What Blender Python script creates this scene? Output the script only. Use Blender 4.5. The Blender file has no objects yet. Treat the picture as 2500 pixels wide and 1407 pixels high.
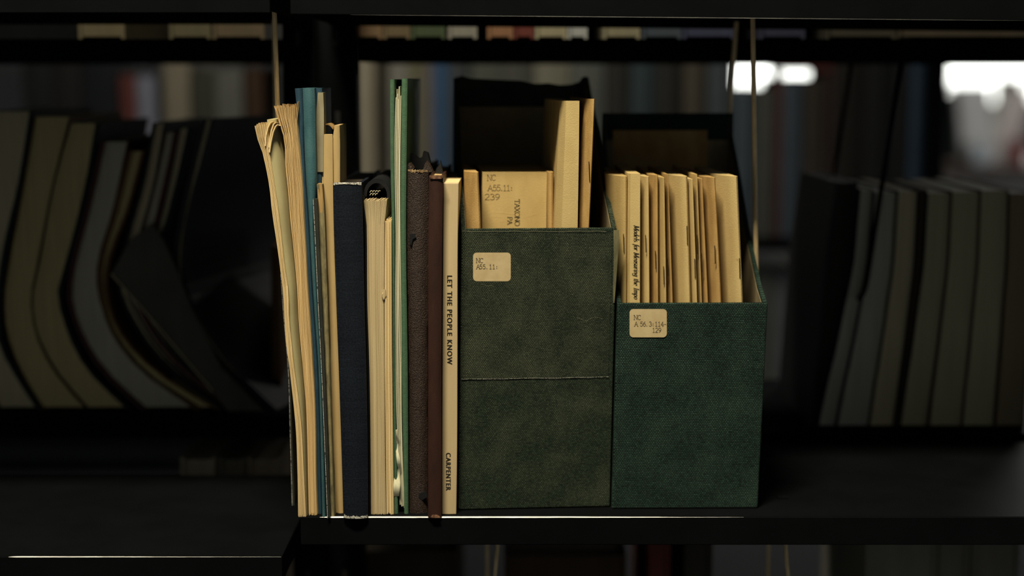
import bpy, math, random
import numpy as np
from mathutils import Vector

# ------------------------------------------------------------------ camera, world, lights, exposure
SC = bpy.context.scene
COL = SC.collection
ZS = 1.0                                   # height of the near right shelf above the floor
F_PX, DIST, PITCH = 3700.0, 1.057, math.radians(7.9)
ZOFF = ZS + 0.16483
CAM = np.array([0, -DIST * math.cos(PITCH), DIST * math.sin(PITCH) + ZOFF])
FW = np.array([0, math.cos(PITCH), -math.sin(PITCH)])
UP = np.array([0, math.sin(PITCH), math.cos(PITCH)])

cd = bpy.data.cameras.new('camera'); cam = bpy.data.objects.new('camera', cd); COL.objects.link(cam)
cam.location = CAM; cam.rotation_euler = (math.pi / 2 - PITCH, 0, 0)
cd.sensor_width = 36; cd.lens = F_PX / 2500 * 36; cd.clip_start = .05; cd.clip_end = 60
cd.dof.use_dof = True; cd.dof.focus_distance = 1.06; cd.dof.aperture_fstop = 2.4
SC.camera = cam
SC.view_settings.view_transform = 'Standard'; SC.view_settings.look = 'None'
SC.view_settings.exposure = 0.0; SC.view_settings.gamma = 1; SC.view_settings.use_curve_mapping = False
SC.cycles.max_bounces = 5

w = bpy.data.worlds.new('world'); SC.world = w; w.use_nodes = True
w.node_tree.nodes['Background'].inputs[0].default_value = (.90, .97, 1.0, 1)
w.node_tree.nodes['Background'].inputs[1].default_value = 0.12

def area(name, loc, rot, sx, sy, power, col):
    d = bpy.data.lights.new(name, 'AREA'); d.shape = 'RECTANGLE'; d.size = sx; d.size_y = sy
    d.energy = power; d.color = col
    o = bpy.data.objects.new(name, d); COL.objects.link(o); o.location = loc; o.rotation_euler = rot
    return o
LAMP_Y, LAMP_Z = -0.635, ZS + 1.52
area('aisle_lamp_light', (-.22, LAMP_Y, LAMP_Z - .012), (0, 0, 0), .40, .14, 50, (1, .90, .68))
area('far_aisle_lamp_light', (-.3, 0.98, LAMP_Z - .012), (0, 0, 0), 1.2, .22, 12.0, (1, .95, .85))

area('counter_fill_light', (1.9, 3.3, LAMP_Z - .012), (0, 0, 0), .8, .22, 14.0, (1, .97, .92))  # added fill, brightens the objects on the far counter

# ------------------------------------------------------------------ helpers
rnd = random.Random(7)
def ray(px, py): return FW + np.array([(px - 1250) / F_PX, 0, 0]) + UP * ((703.5 - py) / F_PX)
def PY(px, py, Y):
    r = ray(px, py); return CAM + r * ((Y - CAM[1]) / r[1])
def PZ(px, py, Z):
    r = ray(px, py); return CAM + r * ((Z - CAM[2]) / r[2])
def PPL(px, py, p0, n):
    r = ray(px, py); return CAM + r * (np.dot(np.array(p0) - CAM, n) / np.dot(r, n))

def thing(name, label, cat, loc, group=None):
    o = bpy.data.objects.new(name, None); COL.objects.link(o); o.location = loc; o.empty_display_size = .01
    o['label'] = label; o['category'] = cat
    if group: o['group'] = group
    return o
def wloc(o):
    v = np.zeros(3)
    while o is not None:
        v += np.array(o.location); o = o.parent
    return v
def mesh(name, V, Fc, mat, parent=None, smooth=False, label=None, kind=None):
    """V in world coordinates; the object's origin is its parent's origin"""
    me = bpy.data.meshes.new(name)
    V = np.array(V, float)
    if parent is not None: V = V - wloc(parent)
    me.from_pydata(V.tolist(), [], Fc); me.materials.append(mat)
    if smooth:
        for p in me.polygons: p.use_smooth = True
        try: me.set_sharp_from_angle(angle=math.radians(42))
        except Exception: pass
    o = bpy.data.objects.new(name, me); COL.objects.link(o); o.parent = parent
    if label: o['label'] = label
    if kind: o['kind'] = kind
    return o
class MB:
    def __init__(s): s.V = []; s.F = []
    def add(s, V, Fc):
        k = len(s.V); s.V += [list(map(float, v)) for v in V]; s.F += [[i + k for i in f] for f in Fc]; return s
    def box(s, x0, x1, y0, y1, z0, z1):
        V = [(x, y, z) for z in (z0, z1) for y in (y0, y1) for x in (x0, x1)]
        return s.add(V, [[0, 2, 3, 1], [4, 5, 7, 6], [0, 1, 5, 4], [1, 3, 7, 5], [3, 2, 6, 7], [2, 0, 4, 6]])
    def loft(s, rings, caps=True):
        n = len(rings[0]); V = [p for r in rings for p in r]; Fc = []
        for i in range(len(rings) - 1):
            for j in range(n):
                a, b = i * n + j, i * n + (j + 1) % n
                Fc.append([a, b, b + n, a + n])
        if caps:
            Fc.append(list(range(n))[::-1]); Fc.append([(len(rings) - 1) * n + j for j in range(n)])
        return s.add(V, Fc)
    def tube(s, pts, r, n=8, caps=True):
        pts = [np.array(p, float) for p in pts]; rings = []
        for i, p in enumerate(pts):
            t = pts[min(i + 1, len(pts) - 1)] - pts[max(i - 1, 0)]; t /= np.linalg.norm(t)
            a = np.cross(t, (0.13, .97, .2)); a /= np.linalg.norm(a); b = np.cross(t, a)
            rr = r[i] if isinstance(r, (list, tuple)) else r
            rings.append([p + rr * (math.cos(q) * a + math.sin(q) * b) for q in np.linspace(0, 2 * math.pi, n, endpoint=False)])
        return s.loft(rings, caps)
    def build(s, name, mat, parent=None, smooth=False, label=None, kind=None, bevel=0):
        o = mesh(name, s.V, s.F, mat, parent, smooth, label, kind)
        if bevel:
            m = o.modifiers.new('bevel', 'BEVEL'); m.width = bevel; m.segments = 2; m.limit_method = 'ANGLE'
        return o

def resample(rows, n):
    """smooth resampling of (py, ...) rows, top to bottom"""
    R = np.array(rows, float); y = R[:, 0]; t = np.linspace(y[0], y[-1], n)
    if len(rows) < 3:
        return np.stack([t] + [np.interp(t, y, R[:, k]) for k in range(1, R.shape[1])], 1)
    out = [t]
    for k in range(1, R.shape[1]):
        v = R[:, k]; m = np.gradient(v, y)
        i = np.clip(np.searchsorted(y, t) - 1, 0, len(y) - 2)
        h = y[i + 1] - y[i]; u = (t - y[i]) / h
        out.append((2*u**3 - 3*u**2 + 1) * v[i] + (u**3 - 2*u**2 + u) * h * m[i] + (-2*u**3 + 3*u**2) * v[i+1] + (u**3 - u**2) * h * m[i+1])
    return np.stack(out, 1)

def body(mb, rows, Y0, depth, floor=ZS, yaw=0, bulge=0, inset=.0008, n=12, npt=7, jit=0, tilt=0, sec=None):
    """loft with its front face given by pixel rows (py, xl, xr) on the plane Y0, running straight back by depth;
    the last row stands on floor (None: stays where its pixel puts it)"""
    R = resample(rows, n); rings = []
    dx = -math.tan(math.radians(yaw)) * depth
    for k, (py, xl, xr) in enumerate(R):
        a, b = PY(xl, py, Y0), PY(xr, py, Y0)
        z = a[2]
        if floor is not None:
            zt = PY(R[0][1], R[0][0], Y0)[2]; zb = PY(R[-1][1], R[-1][0], Y0)[2]
            z = floor + (z - zb) * (zt - floor) / (zt - zb)
        y = Y0 - tilt * (z - (floor or z))
        ring = []
        for (tt, dy) in (sec or []):
            ring.append((a[0] + (b[0] - a[0]) * tt, y + dy, z))
        for j in range(0 if sec else npt):
            u = j / (npt - 1) * 2 - 1
            ring.append((a[0] + (b[0] - a[0]) * (u + 1) / 2, y - bulge * (1 - abs(u) ** 2.2) + (rnd.uniform(-jit, jit) if jit else 0), z))
        ins = min(inset, (b[0] - a[0]) * .42)
        ring.append((b[0] - ins + dx, y + depth, z)); ring.append((a[0] + ins + dx, y + depth, z))
        rings.append(ring)
    return mb.loft(rings[::-1])

def leaves(mb, rows, Y0, depth, nl, floor=ZS, fill=.86, topj=.002, yj=.0012, n=16, yaw=0, wob=0.0, drop=0):
    """nl separate page leaves between the pixel rows' left and right edges"""
    R = resample(rows, n); dx = -math.tan(math.radians(yaw)) * depth
    cuts = np.cumsum([0] + [rnd.uniform(.6, 1.4) for _ in range(nl)]); cuts = cuts / cuts[-1]
    zb0 = PY(R[-1][1], R[-1][0], Y0)[2]; zt0 = PY(R[0][1], R[0][0], Y0)[2]
    wmin = min(r[2] - r[1] for r in R[2:]) 
    for i in range(nl):
        yo = rnd.uniform(-yj, yj); tj = rnd.uniform(-topj, 0); ph = rnd.uniform(0, 6); bj = abs(rnd.gauss(0, topj * .25))
        rings = []
        for k, (py, xl, xr) in enumerate(R):
            W = xr - xl; c = xl + W * (cuts[i] + cuts[i + 1]) / 2; hw = min(W, wmin * 1.15) * (cuts[i + 1] - cuts[i]) / 2 * fill
            c += wob * math.sin(py / 90 + ph)
            a, b = PY(c - hw, py, Y0), PY(c + hw, py, Y0)
            s = (a[2] - zb0) / (zt0 - zb0)
            z = floor + bj + s * (zt0 + tj - floor - bj)
            y = Y0 + yo
            ins = (b[0] - a[0]) * .05
            rings.append([(a[0], y, z), (b[0], y, z), (b[0] - ins + dx, y + depth, z - drop * s), (a[0] + ins + dx, y + depth, z - drop * s)])
        mb.loft(rings[::-1])
    return mb

# ------------------------------------------------------------------ materials
def nt(name):
    m = bpy.data.materials.new(name); m.use_nodes = True; t = m.node_tree
    return m, t, t.nodes['Principled BSDF']
def N(t, kind, **kw):
    n = t.nodes.new(kind)
    for k, v in kw.items():
        if k.startswith('i_'): n.inputs[k[2:].replace('_', ' ')].default_value = v
        else: setattr(n, k, v)
    return n
def coords(t, scale=(1, 1, 1)):
    c = N(t, 'ShaderNodeTexCoord'); mp = N(t, 'ShaderNodeMapping'); mp.inputs['Scale'].default_value = scale
    t.links.new(c.outputs['Object'], mp.inputs['Vector']); return mp.outputs['Vector']
def c4(c): return (c[0], c[1], c[2], 1)

def mat(name, col, col2=None, rough=.7, scale=(60, 60, 60), nscale=1.0, bump=.0, bscale=900, spec=.25, spots=None, metal=0, bdist=.0004, contrast=(.35, .65)):
    """plain surface: two tones mixed by noise, fine noise relief, optional worn specks (colour, threshold, scale)"""
    m, t, b = nt(name); L = t.links.new
    col2 = col2 or tuple(x * .75 for x in col)
    no = N(t, 'ShaderNodeTexNoise', i_Scale=nscale, i_Detail=5.0, i_Roughness=.6); L(coords(t, scale), no.inputs['Vector'])
    cr = N(t, 'ShaderNodeValToRGB'); e = cr.color_ramp.elements
    e[0].position, e[1].position = contrast; e[0].color = c4(col2); e[1].color = c4(col)
    L(no.outputs['Fac'], cr.inputs['Fac']); out = cr.outputs['Color']
    if spots:
        for (sc_, thr, sr) in spots:
            n2 = N(t, 'ShaderNodeTexNoise', i_Scale=1.0, i_Detail=6.0, i_Roughness=.7); L(coords(t, sr), n2.inputs['Vector'])
            mr = N(t, 'ShaderNodeMapRange'); mr.inputs[1].default_value = thr; mr.inputs[2].default_value = thr + .08
            L(n2.outputs['Fac'], mr.inputs[0])
            mx = N(t, 'ShaderNodeMix', data_type='RGBA'); L(mr.outputs[0], mx.inputs[0]); L(out, mx.inputs[6]); mx.inputs[7].default_value = c4(sc_)
            out = mx.outputs[2]
    L(out, b.inputs['Base Color']); b.inputs['Roughness'].default_value = rough
    b.inputs['Specular IOR Level'].default_value = spec; b.inputs['Metallic'].default_value = metal
    if bump:
        n3 = N(t, 'ShaderNodeTexNoise', i_Scale=bscale, i_Detail=3.0); L(coords(t), n3.inputs['Vector'])
        bp = N(t, 'ShaderNodeBump', i_Strength=bump, i_Distance=bdist); L(n3.outputs['Fac'], bp.inputs['Height']); L(bp.outputs[0], b.inputs['Normal'])
    return m

def weave(name, c1, c2, gap, dust, bw=.00165, rh=.00105, bstr=.7, wear=.62):
    """coarse book cloth: rows of threads with gaps, faded patches"""
    m, t, b = nt(name); L = t.links.new
    tc = N(t, 'ShaderNodeTexCoord'); sp = N(t, 'ShaderNodeSeparateXYZ'); L(tc.outputs['Object'], sp.inputs[0])
    ad = N(t, 'ShaderNodeMath', operation='ADD'); L(sp.outputs[0], ad.inputs[0]); L(sp.outputs[1], ad.inputs[1])
    cb = N(t, 'ShaderNodeCombineXYZ'); L(ad.outputs[0], cb.inputs[0]); L(sp.outputs[2], cb.inputs[1])
    no = N(t, 'ShaderNodeTexNoise', i_Scale=260.0, i_Detail=2.0); L(cb.outputs[0], no.inputs['Vector'])
    sb = N(t, 'ShaderNodeVectorMath', operation='SUBTRACT'); L(no.outputs['Color'], sb.inputs[0]); sb.inputs[1].default_value = (.5, .5, .5)
    sc_ = N(t, 'ShaderNodeVectorMath', operation='SCALE'); L(sb.outputs[0], sc_.inputs[0]); sc_.inputs['Scale'].default_value = .0009
    va = N(t, 'ShaderNodeVectorMath', operation='ADD'); L(cb.outputs[0], va.inputs[0]); L(sc_.outputs[0], va.inputs[1])
    br = N(t, 'ShaderNodeTexBrick'); br.offset = .5; br.inputs['Scale'].default_value = 1.0
    br.inputs['Brick Width'].default_value = bw; br.inputs['Row Height'].default_value = rh
    br.inputs['Mortar Size'].default_value = rh * .24; br.inputs['Mortar Smooth'].default_value = .9; br.inputs['Bias'].default_value = .0
    br.inputs['Color1'].default_value = c4(c1); br.inputs['Color2'].default_value = c4(c2); br.inputs['Mortar'].default_value = c4(gap)
    L(va.outputs[0], br.inputs['Vector'])
    n2 = N(t, 'ShaderNodeTexNoise', i_Scale=34.0, i_Detail=6.0, i_Roughness=.62); L(tc.outputs['Object'], n2.inputs['Vector'])
    mr = N(t, 'ShaderNodeMapRange'); mr.inputs[1].default_value = wear - .18; mr.inputs[2].default_value = wear + .16; mr.inputs[4].default_value = .55
    L(n2.outputs['Fac'], mr.inputs[0])
    inv = N(t, 'ShaderNodeMath', operation='SUBTRACT'); inv.inputs[0].default_value = 1; L(br.outputs['Fac'], inv.inputs[1])
    mu = N(t, 'ShaderNodeMath', operation='MULTIPLY'); L(mr.outputs[0], mu.inputs[0]); L(inv.outputs[0], mu.inputs[1])
    mx = N(t, 'ShaderNodeMix', data_type='RGBA'); L(mu.outputs[0], mx.inputs[0]); L(br.outputs['Color'], mx.inputs[6]); mx.inputs[7].default_value = c4(dust)
    n4 = N(t, 'ShaderNodeTexNoise', i_Scale=900.0, i_Detail=2.0, i_Roughness=.6); L(cb.outputs[0], n4.inputs['Vector'])
    m4 = N(t, 'ShaderNodeMapRange'); m4.inputs[1].default_value = .3; m4.inputs[2].default_value = .75; m4.inputs[3].default_value = .45; m4.inputs[4].default_value = 1.75; L(n4.outputs['Fac'], m4.inputs[0])
    vs = N(t, 'ShaderNodeVectorMath', operation='SCALE'); L(mx.outputs[2], vs.inputs[0]); L(m4.outputs[0], vs.inputs['Scale'])
    L(vs.outputs[0], b.inputs['Base Color']); b.inputs['Roughness'].default_value = .7; b.inputs['Specular IOR Level'].default_value = .15
    bp = N(t, 'ShaderNodeBump', i_Strength=bstr, i_Distance=.0004); L(inv.outputs[0], bp.inputs['Height']); L(bp.outputs[0], b.inputs['Normal'])
    return m

def emit(name, col, s):
    m, t, b = nt(name); b.inputs['Emission Color'].default_value = c4(col); b.inputs['Emission Strength'].default_value = s
    b.inputs['Base Color'].default_value = c4((.8, .8, .8)); return m

M = {}
M['steel'] = mat('black_painted_steel', (.0040, .0046, .0052), (.0030, .0034, .0038), rough=.55, scale=(20, 20, 20), bump=.04, bscale=700, spec=.02, spots=[((.10, .09, .07), .74, (900, 900, 900))])
M['edge'] = mat('painted_edge_glint', (.92, .92, .90), (.45, .44, .42), rough=.5, scale=(40, 900, 900), spec=.5)  # bright colour painting in the lamp's glint along the shelf edge
M['lip_glint'] = mat('faint_painted_highlight', (.16, .16, .15), (.08, .08, .08), rough=.5, scale=(60, 900, 900))  # grey painting in the faint highlight on the upper shelf's lip
M['slot'] = mat('dusty_slot_edge', (.022, .021, .018), rough=.7)
M['wire'] = mat('bronzed_wire', (.90, .70, .38), (.62, .46, .23), rough=.4, scale=(300, 300, 60), spec=.6, metal=.2)
M['page'] = mat('yellowed_page_edges', (.80, .63, .34), (.60, .43, .19), rough=.85, scale=(900, 900, 8), bump=.15, contrast=(.3, .7))
M['page_b'] = mat('browned_page_edges', (.72, .52, .25), (.46, .29, .11), rough=.85, scale=(900, 900, 8), bump=.15, contrast=(.3, .7))
M['page_pale'] = mat('pale_page_edges', (.5888, .4784, .2760), (.4048, .3036, .1564), rough=.85, scale=(1500, 1500, 10), bump=.2, contrast=(.3, .7))
M['cream_cover'] = mat('olive_cream_paper_cover', (.42, .37, .19), (.35, .30, .15), rough=.8, scale=(40, 40, 20), bump=.1)
M['teal'] = mat('teal_pebbled_cover', (.0510, .1275, .1403), (.0298, .0892, .1062), rough=.55, scale=(120, 120, 60), bump=.35, bscale=1400, spec=.35)
M['blue'] = mat('dark_blue_cover', (.0224, .0600, .0920), (.0144, .0416, .0680), rough=.55, scale=(120, 120, 60), bump=.3, bscale=1400, spec=.35)
M['label'] = mat('manila_label', (.5332, .4214, .2322), (.4644, .3526, .1806), rough=.8, scale=(120, 120, 120), bump=.08, spots=[((.42, .29, .13), .68, (260, 260, 260))])
M['label_pale'] = mat('grey_cream_label', (.30, .27, .17), (.24, .21, .13), rough=.8)
M['worn_black'] = mat('black_cover_worn_to_white', (.030, .032, .026), (.016, .018, .016), rough=.6, scale=(200, 200, 60), spots=[((.35, .33, .27), .66, (500, 500, 160))], bump=.2)
M['white_wear'] = mat('frayed_white_edge', (.50, .48, .42), (.07, .07, .065), rough=.9, scale=(900, 900, 900), contrast=(.42, .5))
M['olive'] = mat('mottled_olive_cover', (.26, .22, .105), (.11, .095, .05), rough=.75, scale=(260, 260, 70), bump=.25, contrast=(.35, .6))
M['kraft'] = mat('kraft_folder_card', (.4784, .3404, .1518), (.4140, .2852, .1196), rough=.75, scale=(50, 50, 20), bump=.1, spots=[((.33, .21, .085), .70, (180, 180, 60))])
M['kraft_d'] = mat('brown_kraft_card', (.42, .27, .10), (.31, .18, .06), rough=.75, scale=(60, 60, 25), bump=.12)
M['tan'] = mat('tan_paper_cover', (.5130, .3690, .1485), (.4320, .3015, .1125), rough=.75, scale=(45, 45, 22), bump=.4, bscale=1100, spots=[((.40, .27, .10), .71, (150, 150, 60))])
M['tan_l'] = mat('light_tan_paper_cover', (.5670, .4275, .1845), (.4950, .3600, .1485), rough=.75, scale=(45, 45, 22), bump=.4, bscale=1100, spots=[((.46, .32, .13), .70, (150, 150, 60))])
M['tan_o'] = mat('orange_tan_paper_cover', (.4840, .3124, .1144), (.3696, .2244, .0748), rough=.7, scale=(90, 90, 40), bump=.4, bscale=1100)
M['dark_in'] = mat('dark_brown_inside', (.03, .022, .014), rough=.9)  # very dark brown for the folder inside and dusty page tops
M['navy'] = None
M['black_cover'] = mat('black_leatherette', (.010, .0105, .011), (.007, .007, .008), rough=.5, bump=.2, bscale=1200, spec=.3)
M['green'] = mat('sage_green_leatherette', (.0697, .1403, .0765), (.0527, .1105, .0595), rough=.5, scale=(300, 300, 300), bump=.5, bscale=1700, spec=.35)
M['greensheet'] = mat('greenish_white_paper', (.62, .60, .42), (.50, .47, .31), rough=.85, scale=(1200, 1200, 10), bump=.1)
M['leather'] = mat('crumbling_brown_leather', (.034, .016, .009), (.009, .005, .0035), rough=.5, scale=(1100, 1100, 1100), bump=1.0, bscale=1500, bdist=.0009, spec=.4, spots=[((.20, .11, .05), .61, (1300, 1300, 1500))])
M['maroon'] = mat('smooth_maroon_cloth', (.038, .0145, .009), (.024, .0095, .006), rough=.55, scale=(150, 150, 40), bump=.2, bscale=1500, spec=.3, spots=[((.16, .075, .045), .74, (400, 400, 90))])
M['maroon_worn'] = mat('rubbed_maroon_edge', (.22, .11, .06), (.05, .022, .015), rough=.8, scale=(500, 500, 500))
M['creambook'] = mat('cream_paperback_cover', (.5418, .4214, .2365), (.4902, .3698, .2021), rough=.65, scale=(60, 60, 12), bump=.12, bscale=900, spots=[((.45, .30, .13), .74, (300, 300, 300))])
M['box1'] = weave('forest_green_buckram', (.0340, .0527, .0306), (.0119, .0213, .0136), (.0015, .003, .002), (.105, .120, .070), bstr=1.0)
M['box2'] = weave('deep_green_buckram', (.0195, .0467, .0331), (.0076, .0204, .0153), (.0012, .0035, .003), (.060, .105, .075), bstr=1.0, bw=.00175, rh=.00125, wear=.60)
M['navyc'] = weave('navy_ribbed_cloth', (.0070, .0098, .0170), (.0048, .0066, .0120), (.0025, .0035, .0055), (.013, .021, .031), bw=.02, rh=.0009, bstr=.12, wear=.64)
M['lining'] = mat('dark_brown_paper_lining', (.24, .19, .105), (.18, .14, .08), rough=.85, scale=(40, 40, 40))
M['ink'] = mat('black_ink', (.012, .010, .008), (.02, .016, .012), rough=.7)
M['ink_soft'] = mat('faded_typewriter_ink', (.045, .036, .024), (.11, .085, .05), rough=.8, scale=(2500, 2500, 2500))
M['pencil'] = mat('pencil_strokes', (.10, .07, .035), (.17, .12, .06), rough=.8, scale=(2000, 2000, 2000))
M['staple'] = mat('rusty_staple_wire', (.035, .022, .014), (.09, .05, .025), rough=.5, metal=.5, scale=(800, 800, 800))
M['rust'] = mat('rust_stain', (.17, .10, .04), (.34, .22, .09), rough=.8, scale=(900, 900, 900))
M['tape'] = weave('faded_green_cloth_patch', (.0391, .0527, .0298), (.0161, .0247, .0153), (.0025, .004, .003), (.120, .128, .075), wear=.58, bstr=.9)
M['room_wall'] = mat('grey_plaster', (.20, .20, .20), rough=.9, scale=(2, 2, 2))
M['floor'] = mat('dark_carpet', (.03, .03, .033), rough=.95, scale=(30, 30, 30), bump=.3, bscale=300)
M['ceiling'] = mat('ceiling_panels', (.35, .35, .34), rough=.9, scale=(3, 3, 3))
M['lamp'] = emit('lamp_diffuser', (1, .93, .8), 4)
M['day'] = emit('daylight_pane', (.97, 1.0, .93), 3.2)
M['wood'] = mat('dark_wood', (.05, .03, .02), rough=.5, scale=(10, 80, 10))
PLAIN = {}
def plain(c, streak=True):
    k = tuple(c)
    if k not in PLAIN:
        PLAIN[k] = mat('book_tone_%02d' % len(PLAIN), c, tuple(x * .72 for x in c), rough=.8, scale=(700, 700, 8) if streak else (60, 60, 20), contrast=(.3, .7))
    return PLAIN[k]

# ------------------------------------------------------------------ lettering
def arc(cx, cy, rx, ry, a0, a1, n=12):
    return [(cx + rx * math.cos(math.radians(a)), cy + ry * math.sin(math.radians(a))) for a in np.linspace(a0, a1, n)]
def se(x, y, h=.11): return [(x - h, y), (x + h, y)]
G = {
 'N': (.8, [[(.05, 0), (.05, 1), (.68, 0), (.68, 1)], se(.05, 0), se(.03, 1), se(.68, 1)]),
 'C': (.75, [arc(.38, .5, .36, .5, 48, 312), [(.64, .72), (.64, 1)]]),
 'A': (.8, [[(.04, 0), (.38, 1), (.72, 0)], [(.16, .36), (.6, .36)], se(.04, 0), se(.72, 0)]),
 '5': (.6, [[(.5, 1), (.12, 1), (.08, .56)] + arc(.25, .33, .28, .33, 120, -150)]),
 '6': (.6, [arc(.27, .3, .26, .3, 0, 360), [(.02, .35), (.12, .75), (.42, 1)]]),
 '3': (.6, [arc(.25, .76, .22, .24, 150, -80) + arc(.25, .27, .27, .27, 80, -150)]),
 '1': (.55, [[(.1, .8), (.27, 1), (.27, 0)], [(.07, 0), (.47, 0)]]),
 '4': (.6, [[(.4, 0), (.4, 1), (0, .3), (.56, .3)], se(.4, 0)]),
 '2': (.6, [arc(.26, .72, .24, .28, 165, -35) + [(.0, 0), (.54, 0)]]),
 '9': (.6, [arc(.27, .7, .25, .3, 0, 360), [(.52, .65), (.42, .25), (.12, 0)]]),
 '.': (.35, [[(.1, .03), (.2, .03)], [(.1, .1), (.2, .1)]]), ':': (.4, [[(.15, .08), (.25, .08)], [(.15, .15), (.25, .15)], [(.15, .5), (.25, .5)], [(.15, .57), (.25, .57)]]),
 '-': (.5, [[(.05, .42), (.45, .42)]]), ' ': (.42, []),
 'T': (.8, [[(.03, .8), (.03, 1), (.73, 1), (.73, .8)], [(.38, 1), (.38, 0)], se(.38, 0)]),
 'X': (.8, [[(.05, 0), (.7, 1)], [(.05, 1), (.7, 0)], se(.05, 0), se(.7, 1), se(.05, 1), se(.7, 0)]),
 'O': (.9, [arc(.42, .5, .4, .5, 0, 360, 18)]),
 'P': (.72, [[(.1, 0), (.1, 1), (.35, 1)] + arc(.35, .74, .28, .26, 90, -90) + [(.1, .48)], se(.1, 0)]),
 'M': (1.0, [[(.1, 0), (.14, 1), (.45, .08), (.82, 1), (.84, 0)], se(.1, 0), se(.84, 0), se(.1, 1), se(.84, 1)]),
 'I': (.42, [[(.2, 0), (.2, 1)], se(.2, 0), se(.2, 1)]),
 'o': (.56, [arc(.26, .31, .22, .31, 0, 360)]), 'd': (.6, [arc(.25, .31, .2, .31, 0, 360), [(.36, 1.05), (.46, 1.05), (.46, .05), (.56, 0)]]),
 'e': (.54, [[(.06, .34), (.44, .38)] + arc(.26, .31, .2, .31, 15, 310)]), 'l': (.32, [[(.06, 1.05), (.15, 1.05), (.15, .06), (.26, 0)]]),
 's': (.46, [arc(.22, .47, .16, .15, 40, 270) + arc(.22, .16, .17, .16, 90, -140)]),
 'f': (.4, [arc(.36, .86, .14, .2, 60, 180) + [(.2, -.25)], [(.05, .6), (.4, .6)]]), 'r': (.44, [[(.02, .58), (.12, .62), (.12, 0)], arc(.3, .38, .18, .24, 170, 50)]),
 'a': (.56, [arc(.24, .31, .2, .31, 0, 360), [(.44, .62), (.44, .06), (.54, 0)]]), 'u': (.6, [[(.02, .6), (.1, .62), (.1, .2)] + arc(.26, .18, .16, .18, 180, 330) + [(.46, .3)], [(.46, .62), (.46, .05), (.56, 0)]]),
 'i': (.32, [[(.04, .58), (.14, .62), (.14, .06), (.24, 0)], [(.1, .85), (.18, .85)]]), 'n': (.62, [[(.02, .58), (.1, .62), (.1, 0)], arc(.28, .4, .18, .22, 170, 0) + [(.46, .06), (.56, 0)]]),
 'm': (.9, [[(.02, .58), (.1, .62), (.1, 0)], arc(.26, .4, .16, .22, 170, 0) + [(.42, 0)], arc(.58, .4, .16, .22, 170, 0) + [(.74, .06), (.84, 0)]]),
 'g': (.56, [arc(.25, .36, .19, .26, 0, 360), [(.44, .62), (.44, -.1)] + arc(.24, -.1, .2, .2, 0, -160)]),
 't': (.38, [[(.16, .85), (.16, .12)] + arc(.26, .12, .1, .12, 180, 310), [(.02, .62), (.34, .62)]]),
 'h': (.6, [[(.02, 1.05), (.1, 1.05), (.1, 0)], arc(.28, .4, .18, .22, 170, 0) + [(.46, .06), (.56, 0)]]),
 'p': (.6, [[(.02, .58), (.1, .62), (.1, -.35)], arc(.3, .31, .2, .31, 0, 360), se(.1, -.35, .08)]),
}
def place(V2, org, size, vert):
    """unit text coordinates -> photo pixels; vert reads downward"""
    if vert: return [(org[0] + v * size, org[1] + u * size) for u, v in V2]
    return [(org[0] + u * size, org[1] - v * size) for u, v in V2]
def write(name, s, org, size, weight, plane, mat_, parent, vert=False, pitch=None, shear=0, wscale=1.0, wobble=0, thick_down=1.0):
    V = []; Fc = []; x = 0
    p0, n = plane
    for ch in s:
        wd, polys = G[ch]
        for pl in polys:
            pts = [(x + (u + shear * v) * wscale + rnd.uniform(-wobble, wobble), v + rnd.uniform(-wobble, wobble)) for u, v in pl]
            for (a, b) in zip(pts[:-1], pts[1:]):
                d = (b[0] - a[0], b[1] - a[1]); l = math.hypot(*d) or 1e-6; d = (d[0] / l, d[1] / l)
                h = weight / size / 2 * (thick_down if abs(d[1]) > .8 else 1)
                e = h * .6; q = (-d[1] * h, d[0] * h)
                quad = [(a[0] - d[0]*e + q[0], a[1] - d[1]*e + q[1]), (a[0] - d[0]*e - q[0], a[1] - d[1]*e - q[1]),
                        (b[0] + d[0]*e - q[0], b[1] + d[1]*e - q[1]), (b[0] + d[0]*e + q[0], b[1] + d[1]*e + q[1])]
                k = len(V)
                V += [PPL(px, py, p0, n) for px, py in place(quad, org, size, vert)]; Fc.append([k, k+1, k+2, k+3])
        x += (pitch if pitch else wd * wscale + .02)
    return mesh(name, V, Fc, mat_, parent)
def write_bold(name, s, org, length, size, plane, mat_, parent, bold=.022):
    """heavy sans capitals reading downward: org px is the top of the baseline, length and size in px"""
    cu = bpy.data.curves.new('lettering_outline', 'FONT'); cu.body = s; cu.offset = bold; cu.space_character = 1.22; cu.space_word = 1.25
    o = bpy.data.objects.new('lettering_outline', cu); COL.objects.link(o)
    bpy.context.view_layer.update()
    me = bpy.data.meshes.new_from_object(o.evaluated_get(bpy.context.evaluated_depsgraph_get()))
    V = np.array([v.co[:2] for v in me.vertices]); Fc = [list(p.vertices) for p in me.polygons]
    bpy.data.objects.remove(o); bpy.data.curves.remove(cu); bpy.data.meshes.remove(me)
    V[:, 0] = (V[:, 0] - V[:, 0].min()) / (V[:, 0].max() - V[:, 0].min()) * length
    V[:, 1] = (V[:, 1] - V[:, 1].min()) / (V[:, 1].max() - V[:, 1].min()) * size
    P3 = [PPL(org[0] + v, org[1] + u, *plane) for u, v in V]
    return mesh(name, P3, Fc, mat_, parent)
def yplane(Y): return (np.array([0, Y, 0]), np.array([0, 1.0, 0]))

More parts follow.
